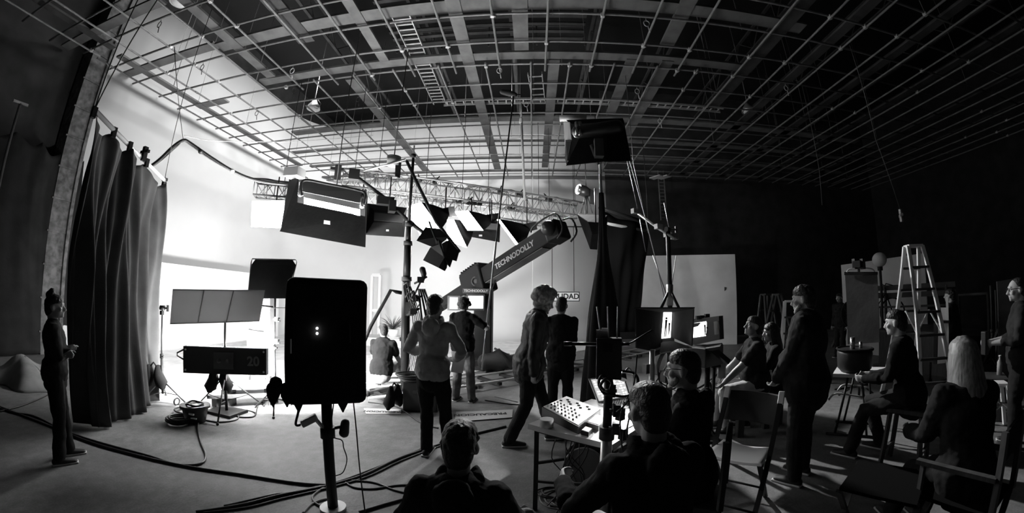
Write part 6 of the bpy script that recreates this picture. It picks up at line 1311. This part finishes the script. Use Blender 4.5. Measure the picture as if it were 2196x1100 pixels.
b = MB(); b.tube([q(-.215, .22, .12), q(.215, .22, .12)], .01, 6); b.build('stretcher', 'blackmetal', t)
b = MB(); b.tube([q(-.18, -.24, .10), q(.18, -.24, .10)], .01, 6); b.build('stretcher', 'blackmetal', t)
b = MB(); b.tube([q(-.2, .06, .42), q(.2, .06, .42)], .012, 6); b.build('seat_rod', 'blackmetal', t)
def stool(at, zs, label, face=(0, 1), w=.36, m='darkwood', name='stool', cat='stool', back=False):
    t = thing(name, (at[0], at[1], 0), label, cat); a = math.atan2(face[1], face[0]); r_ = V((math.sin(a), -math.cos(a), 0)); f_ = V((math.cos(a), math.sin(a), 0)); o = V((at[0], at[1], 0))
    b = MB(); b.box(o+V((0, 0, zs-.02)), (w, w, .04), Matrix((r_, f_, V((0, 0, 1)))).transposed(), bev=.01); b.build('seat', m, t)
    for i in (-1, 1):
        for j in (-1, 1): b = MB(); b.bar(o+r_*i*w*.5+f_*j*w*.5, o+r_*i*w*.4+f_*j*w*.4+V((0, 0, zs-.04)), .035); b.build('leg', m, t)
    for j in (-1, 1): b = MB(); b.bar(o-r_*w*.46+f_*j*w*.46+V((0, 0, zs*.3)), o+r_*w*.46+f_*j*w*.46+V((0, 0, zs*.3)), .025); b.build('rung', m, t)
    if back: b = MB(); b.box(o-f_*w*.5+V((0, 0, zs+.32)), (w, .02, .2), Matrix((r_, f_, V((0, 0, 1)))).transposed(), bev=.008); b.build('backrest', 'duv', t); [MB().bar(o-f_*w*.5+r_*w*.47*i+V((0, 0, zs)), o-f_*w*.5+r_*w*.47*i+V((0, 0, zs+.42)), .03).build('back_post', m, t) for i in (-1, 1)]
    return t
def directors(at, zs, label, face, low=False):
    t = thing('directors_chair', (at[0], at[1], 0), label, 'chair'); a = math.atan2(face[1], face[0]); r_ = V((math.sin(a), -math.cos(a), 0)); f_ = V((math.cos(a), math.sin(a), 0)); o = V((at[0], at[1], 0)); w, d = .52, .44
    b = MB(); b.box(o+V((0, 0, zs-.015)), (w, d, .02), Matrix((r_, f_, V((0, 0, 1)))).transposed()); b.build('seat', 'blackcloth2', t)
    if not low: b = MB(); b.box(o-f_*d*.52+V((0, 0, zs+.36)), (w, .015, .17), Matrix((r_, f_, V((0, 0, 1)))).transposed()); b.build('backrest', 'duv', t)
    for i in (-1, 1):
        for j in (-1, 1): b = MB(); b.bar(o+r_*i*w*.5+f_*j*d*.5+V((0, 0, .03)), o-r_*i*w*.5+f_*j*d*.5+V((0, 0, zs-.03)), .035, .022); b.build('leg', 'darkwood', t)
        b = MB(); b.bar(o+r_*i*w*.5-f_*d*.6+V((0, 0, .02)), o+r_*i*w*.5+f_*d*.6+V((0, 0, .02)), .035); b.build('floor_rail', 'darkwood', t)
        if low: continue
        b = MB(); b.bar(o+r_*i*w*.5-f_*d*.52+V((0, 0, zs-.02)), o+r_*i*w*.5-f_*d*.52+V((0, 0, zs+.45)), .03); b.build('back_post', 'darkwood', t)
        b = MB(); b.bar(o+r_*i*w*.52-f_*d*.5+V((0, 0, zs+.2)), o+r_*i*w*.52+f_*d*.5+V((0, 0, zs+.2)), .05, .025); b.bar(o+r_*i*w*.5+f_*d*.42+V((0, 0, zs)), o+r_*i*w*.5+f_*d*.42+V((0, 0, zs+.2)), .025); b.build('armrest', 'darkwood', t)
    return t
pa = lambda k: WP[PPL[k]['root'].name]
directors(pa(14)[:2], .48, 'wooden folding chair with black cloth under the blond woman', (-.28, .96))
dc = atD(1905, 985, 2.75); directors((dc.x, dc.y), .52, 'low folding stool with a dark cloth seat left of the blond woman', (-.5, .8), True)
stool(pa(13)[:2], .58, 'high wooden stool under the man with cropped hair', (-.42, .9))
stool(pa(9)[:2], .43, 'dark seat under the bearded man in glasses', (-.85, .52), w=.4, back=True, name='chair', cat='chair')
stool(pa(8)[:2], .40, 'dark seat under the man at the laptop', (-.22, .97), w=.42)
t = stool(pa(7)[:2], .18, 'low box stool under the man in the foreground hooded top', (.05, 1), w=.42)
c = (pa(10)+pa(11))/2; dB_ = (pa(11)-pa(10)); L_ = dB_.length; t = thing('wooden_bench', (c.x, c.y, 0), 'wooden bench under the man in shorts and the dark haired woman', 'bench')
dn = V((dB_.x, dB_.y, 0)).normalized(); b = MB(); b.bar(V((pa(10).x, pa(10).y, .43))-dn*.35, V((pa(11).x, pa(11).y, .43))+dn*.3, .36, .05); b.build('seat', 'wood', t)
for k in (-.25, .5, 1.15): q_ = V((pa(10).x, pa(10).y, 0))+dn*(k*L_ if k != -.25 else -.28); b = MB(); b.bar(q_, q_+V((0, 0, .41)), .08); b.build('leg', 'darkwood', t)
p, q_ = atZ(1530, 868, .1), atZ(1665, 878, .1); t = thing('low_rail_frame', ((p.x+q_.x)/2, (p.y+q_.y)/2, 0), 'low metal rail frame on the floor before the bench', 'frame')
for z, dd in ((.36, .25), (.14, 0)): b = MB(); b.tube([V((p.x, p.y+dd, z)), V((q_.x, q_.y+dd, z))], .018, 8); b.build('rail', 'tray', t)
for k in (.05, .5, .95): r_ = lerp(p, q_, k); b = MB(); b.bar((r_.x, r_.y, 0), (r_.x, r_.y+.25, .38), .03); b.build('post', 'blackmetal', t)
jr = atZ(1562, 866, .0); t = thing('glass_jar', (jr.x, jr.y, .0), 'clear jar on the floor below the bench', 'jar'); b = MB(); b.cyl((jr.x, jr.y, 0), (jr.x, jr.y, .17), .05, n=14); b.build('jar_body', 'glass', t); b = MB(); b.cyl((jr.x, jr.y, .17), (jr.x, jr.y, .2), .04, n=14); b.build('lid', 'tray', t)
c = atZ(2120, 792, 0); c = atD(2122, 790, 6.6); t = thing('plastic_crate', (c.x, c.y, 0), 'dark crate with a bottle on it left of the man at the right edge', 'crate'); b = MB(); b.box((c.x, c.y, .25), (.5, .4, .5), .6, bev=.02); b.build('body', 'darkwood', t); b = MB(); b.box((c.x, c.y, .51), (.52, .42, .03), .6); b.build('rim', 'beam_dark', t)
bo_ = atZ(2134, 757, .525); bo_ = V((c.x+.12, c.y-.08, .525)); t = thing('water_bottle', bo_, 'clear plastic water bottle standing on the dark crate', 'bottle'); b = MB(); b.tube([bo_, bo_+V((0, 0, .16)), bo_+V((0, 0, .2)), bo_+V((0, 0, .23))], [.035, .035, .015, .014], 14); b.build('bottle_body', 'glass', t); b = MB(); b.cyl(bo_+V((0, 0, .23)), bo_+V((0, 0, .25)), .016); b.build('cap', 'white', t)
fc = atD(2146, 790, 6.1); t = aframe((fc.x, fc.y), .8, .52, .3, .22, .3, 'little white folding step by the feet of the man at the right edge', rungs=1, m='pale')
g = PPL[15]; hh_ = g['hd'][0]; b = MB(); b.bar(hh_+V((0, 0, -.12)), hh_+V((0, 0, .12)), .07, .06, bev=.01); b.build('held_bottle', 'darkplastic', label='dark bottle held at the chest by the man at the right edge', cat='bottle')
# ------------------------------------------------------------------ CABLES and FILM on the floor
fcs = [([(-20, 868), (30, 885), (80, 895), (170, 940), (300, 978), (400, 1000), (520, 1018), (640, 1036), (706, 1040)], 'thick black cable curving from the left edge under the woman with the topknot', .013),
 ([(-20, 886), (40, 872), (95, 850), (110, 838), (90, 826), (60, 812)], 'black cable doubling back to the canvas heap at left', .012),
 ([(0, 872), (60, 895), (120, 918), (200, 945), (310, 975), (380, 996), (430, 994), (441, 976), (431, 950), (424, 920), (426, 905)], 'cable looping up to the ballast box', .012),
 ([(420, 1098), (520, 1082), (600, 1062), (700, 1042), (780, 1018), (850, 985), (920, 960), (1000, 935), (1085, 914)], 'heavy cable bundle running from the foreground to the walking man', .013),
 ([(480, 1085), (580, 1062), (620, 1056), (720, 1034), (800, 1005), (880, 972), (925, 952)], 'second strand of the heavy cable bundle', .009),
 ([(430, 1100), (530, 1088), (610, 1068), (705, 1046), (788, 1022), (858, 989), (928, 962), (985, 942)], 'third strand lying along the heavy cable bundle', .009),
 ([(745, 1030), (800, 1034), (850, 1052), (900, 1060), (960, 1055)], 'thin cable wandering toward the seated foreground man, upper one', .008),
 ([(740, 1034), (760, 1045), (800, 1048), (860, 1040), (920, 1042)], 'thin cable arcing flat above the lower one in the foreground', .008),
 ([(770, 1098), (830, 1080), (900, 1062), (960, 1058)], 'cable entering from the bottom edge toward the foreground man', .011),
 ([(700, 1042), (672, 1062), (676, 1078), (700, 1088), (730, 1084), (728, 1074), (700, 1070), (670, 1080), (650, 1100)], 'pale looped cable around the white base plate', .009),
 ([(426, 905), (450, 880), (470, 870), (500, 880), (510, 898), (470, 905), (430, 898)], 'cable curling from the ballast box under the tripod stand', .010),
 ([(500, 872), (508, 892), (540, 894), (548, 886), (530, 880), (508, 884)], 'small oval cable loop right of the tripod stand', .010),
 ([(548, 888), (560, 860), (600, 856), (625, 868)], 'stiff cable arching to the foreground case', .010),
 ([(790, 862), (850, 872), (900, 905), (940, 918)], 'dark cable curving past the equipment case', .010),
 ([(1040, 858), (1090, 866), (1130, 868)], 'short cable across the glossy floor right of the headphone man', .009),
 ([(1060, 850), (1110, 862)], 'thin white lead on the glossy floor', .006),
 ([(1400, 800), (1430, 812), (1450, 838), (1500, 830), (1540, 800)], 'cables snaking behind the bearded man', .012),
 ([(1790, 835), (1850, 826), (1900, 812), (1960, 800)], 'black cable sagging along the trestle table area', .014),
 ([(1180, 1085), (1250, 1075), (1320, 1098)], 'cable on the floor under the mixing table', .008)]
for pts, lab, r_ in fcs: floorcable(pts, lab, r_, m='cable' if 'pale' not in lab and 'white' not in lab else 'cable_g')
P_ = [atZ(978, 885, .0), atZ(1100, 880, .0), atZ(1098, 897, .0), atZ(975, 906, .0)]
t = thing('printed_film', (P_[0]+P_[2])/2, 'strip of printed film reading PRECAUCION upside down on the floor', 'film strip')
b = MB(); slab(b, P_, .013, [.003]*4); b.build('strip', 'tape', t)
dx_ = (P_[1]-P_[0]); ang = math.atan2(dx_.y, dx_.x)
pp_ = atZ(1030, 888, .02); text('PRECAUCION', .12, V((pp_.x, pp_.y, .018)), Euler((0, 0, ang+math.pi)), 'ink', t)
pp_ = atZ(1076, 887, .02)
P_ = [atZ(780, 876, .0), atZ(860, 878, .0), atZ(860, 888, .0), atZ(785, 888, .0)]
t = thing('crumpled_film', (P_[0]+P_[2])/2, 'second strip of printed film on the floor left of the equipment case', 'film strip')
b = MB(); slab(b, P_, .003, [.003]*4); b.build('strip', 'tape', t); dx_ = P_[1]-P_[0]; pp_ = atZ(822, 882, .01); text('PRECAUCION', .09, V((pp_.x, pp_.y, .008)), Euler((0, 0, math.atan2(dx_.y, dx_.x)+math.pi)), 'ink', t)
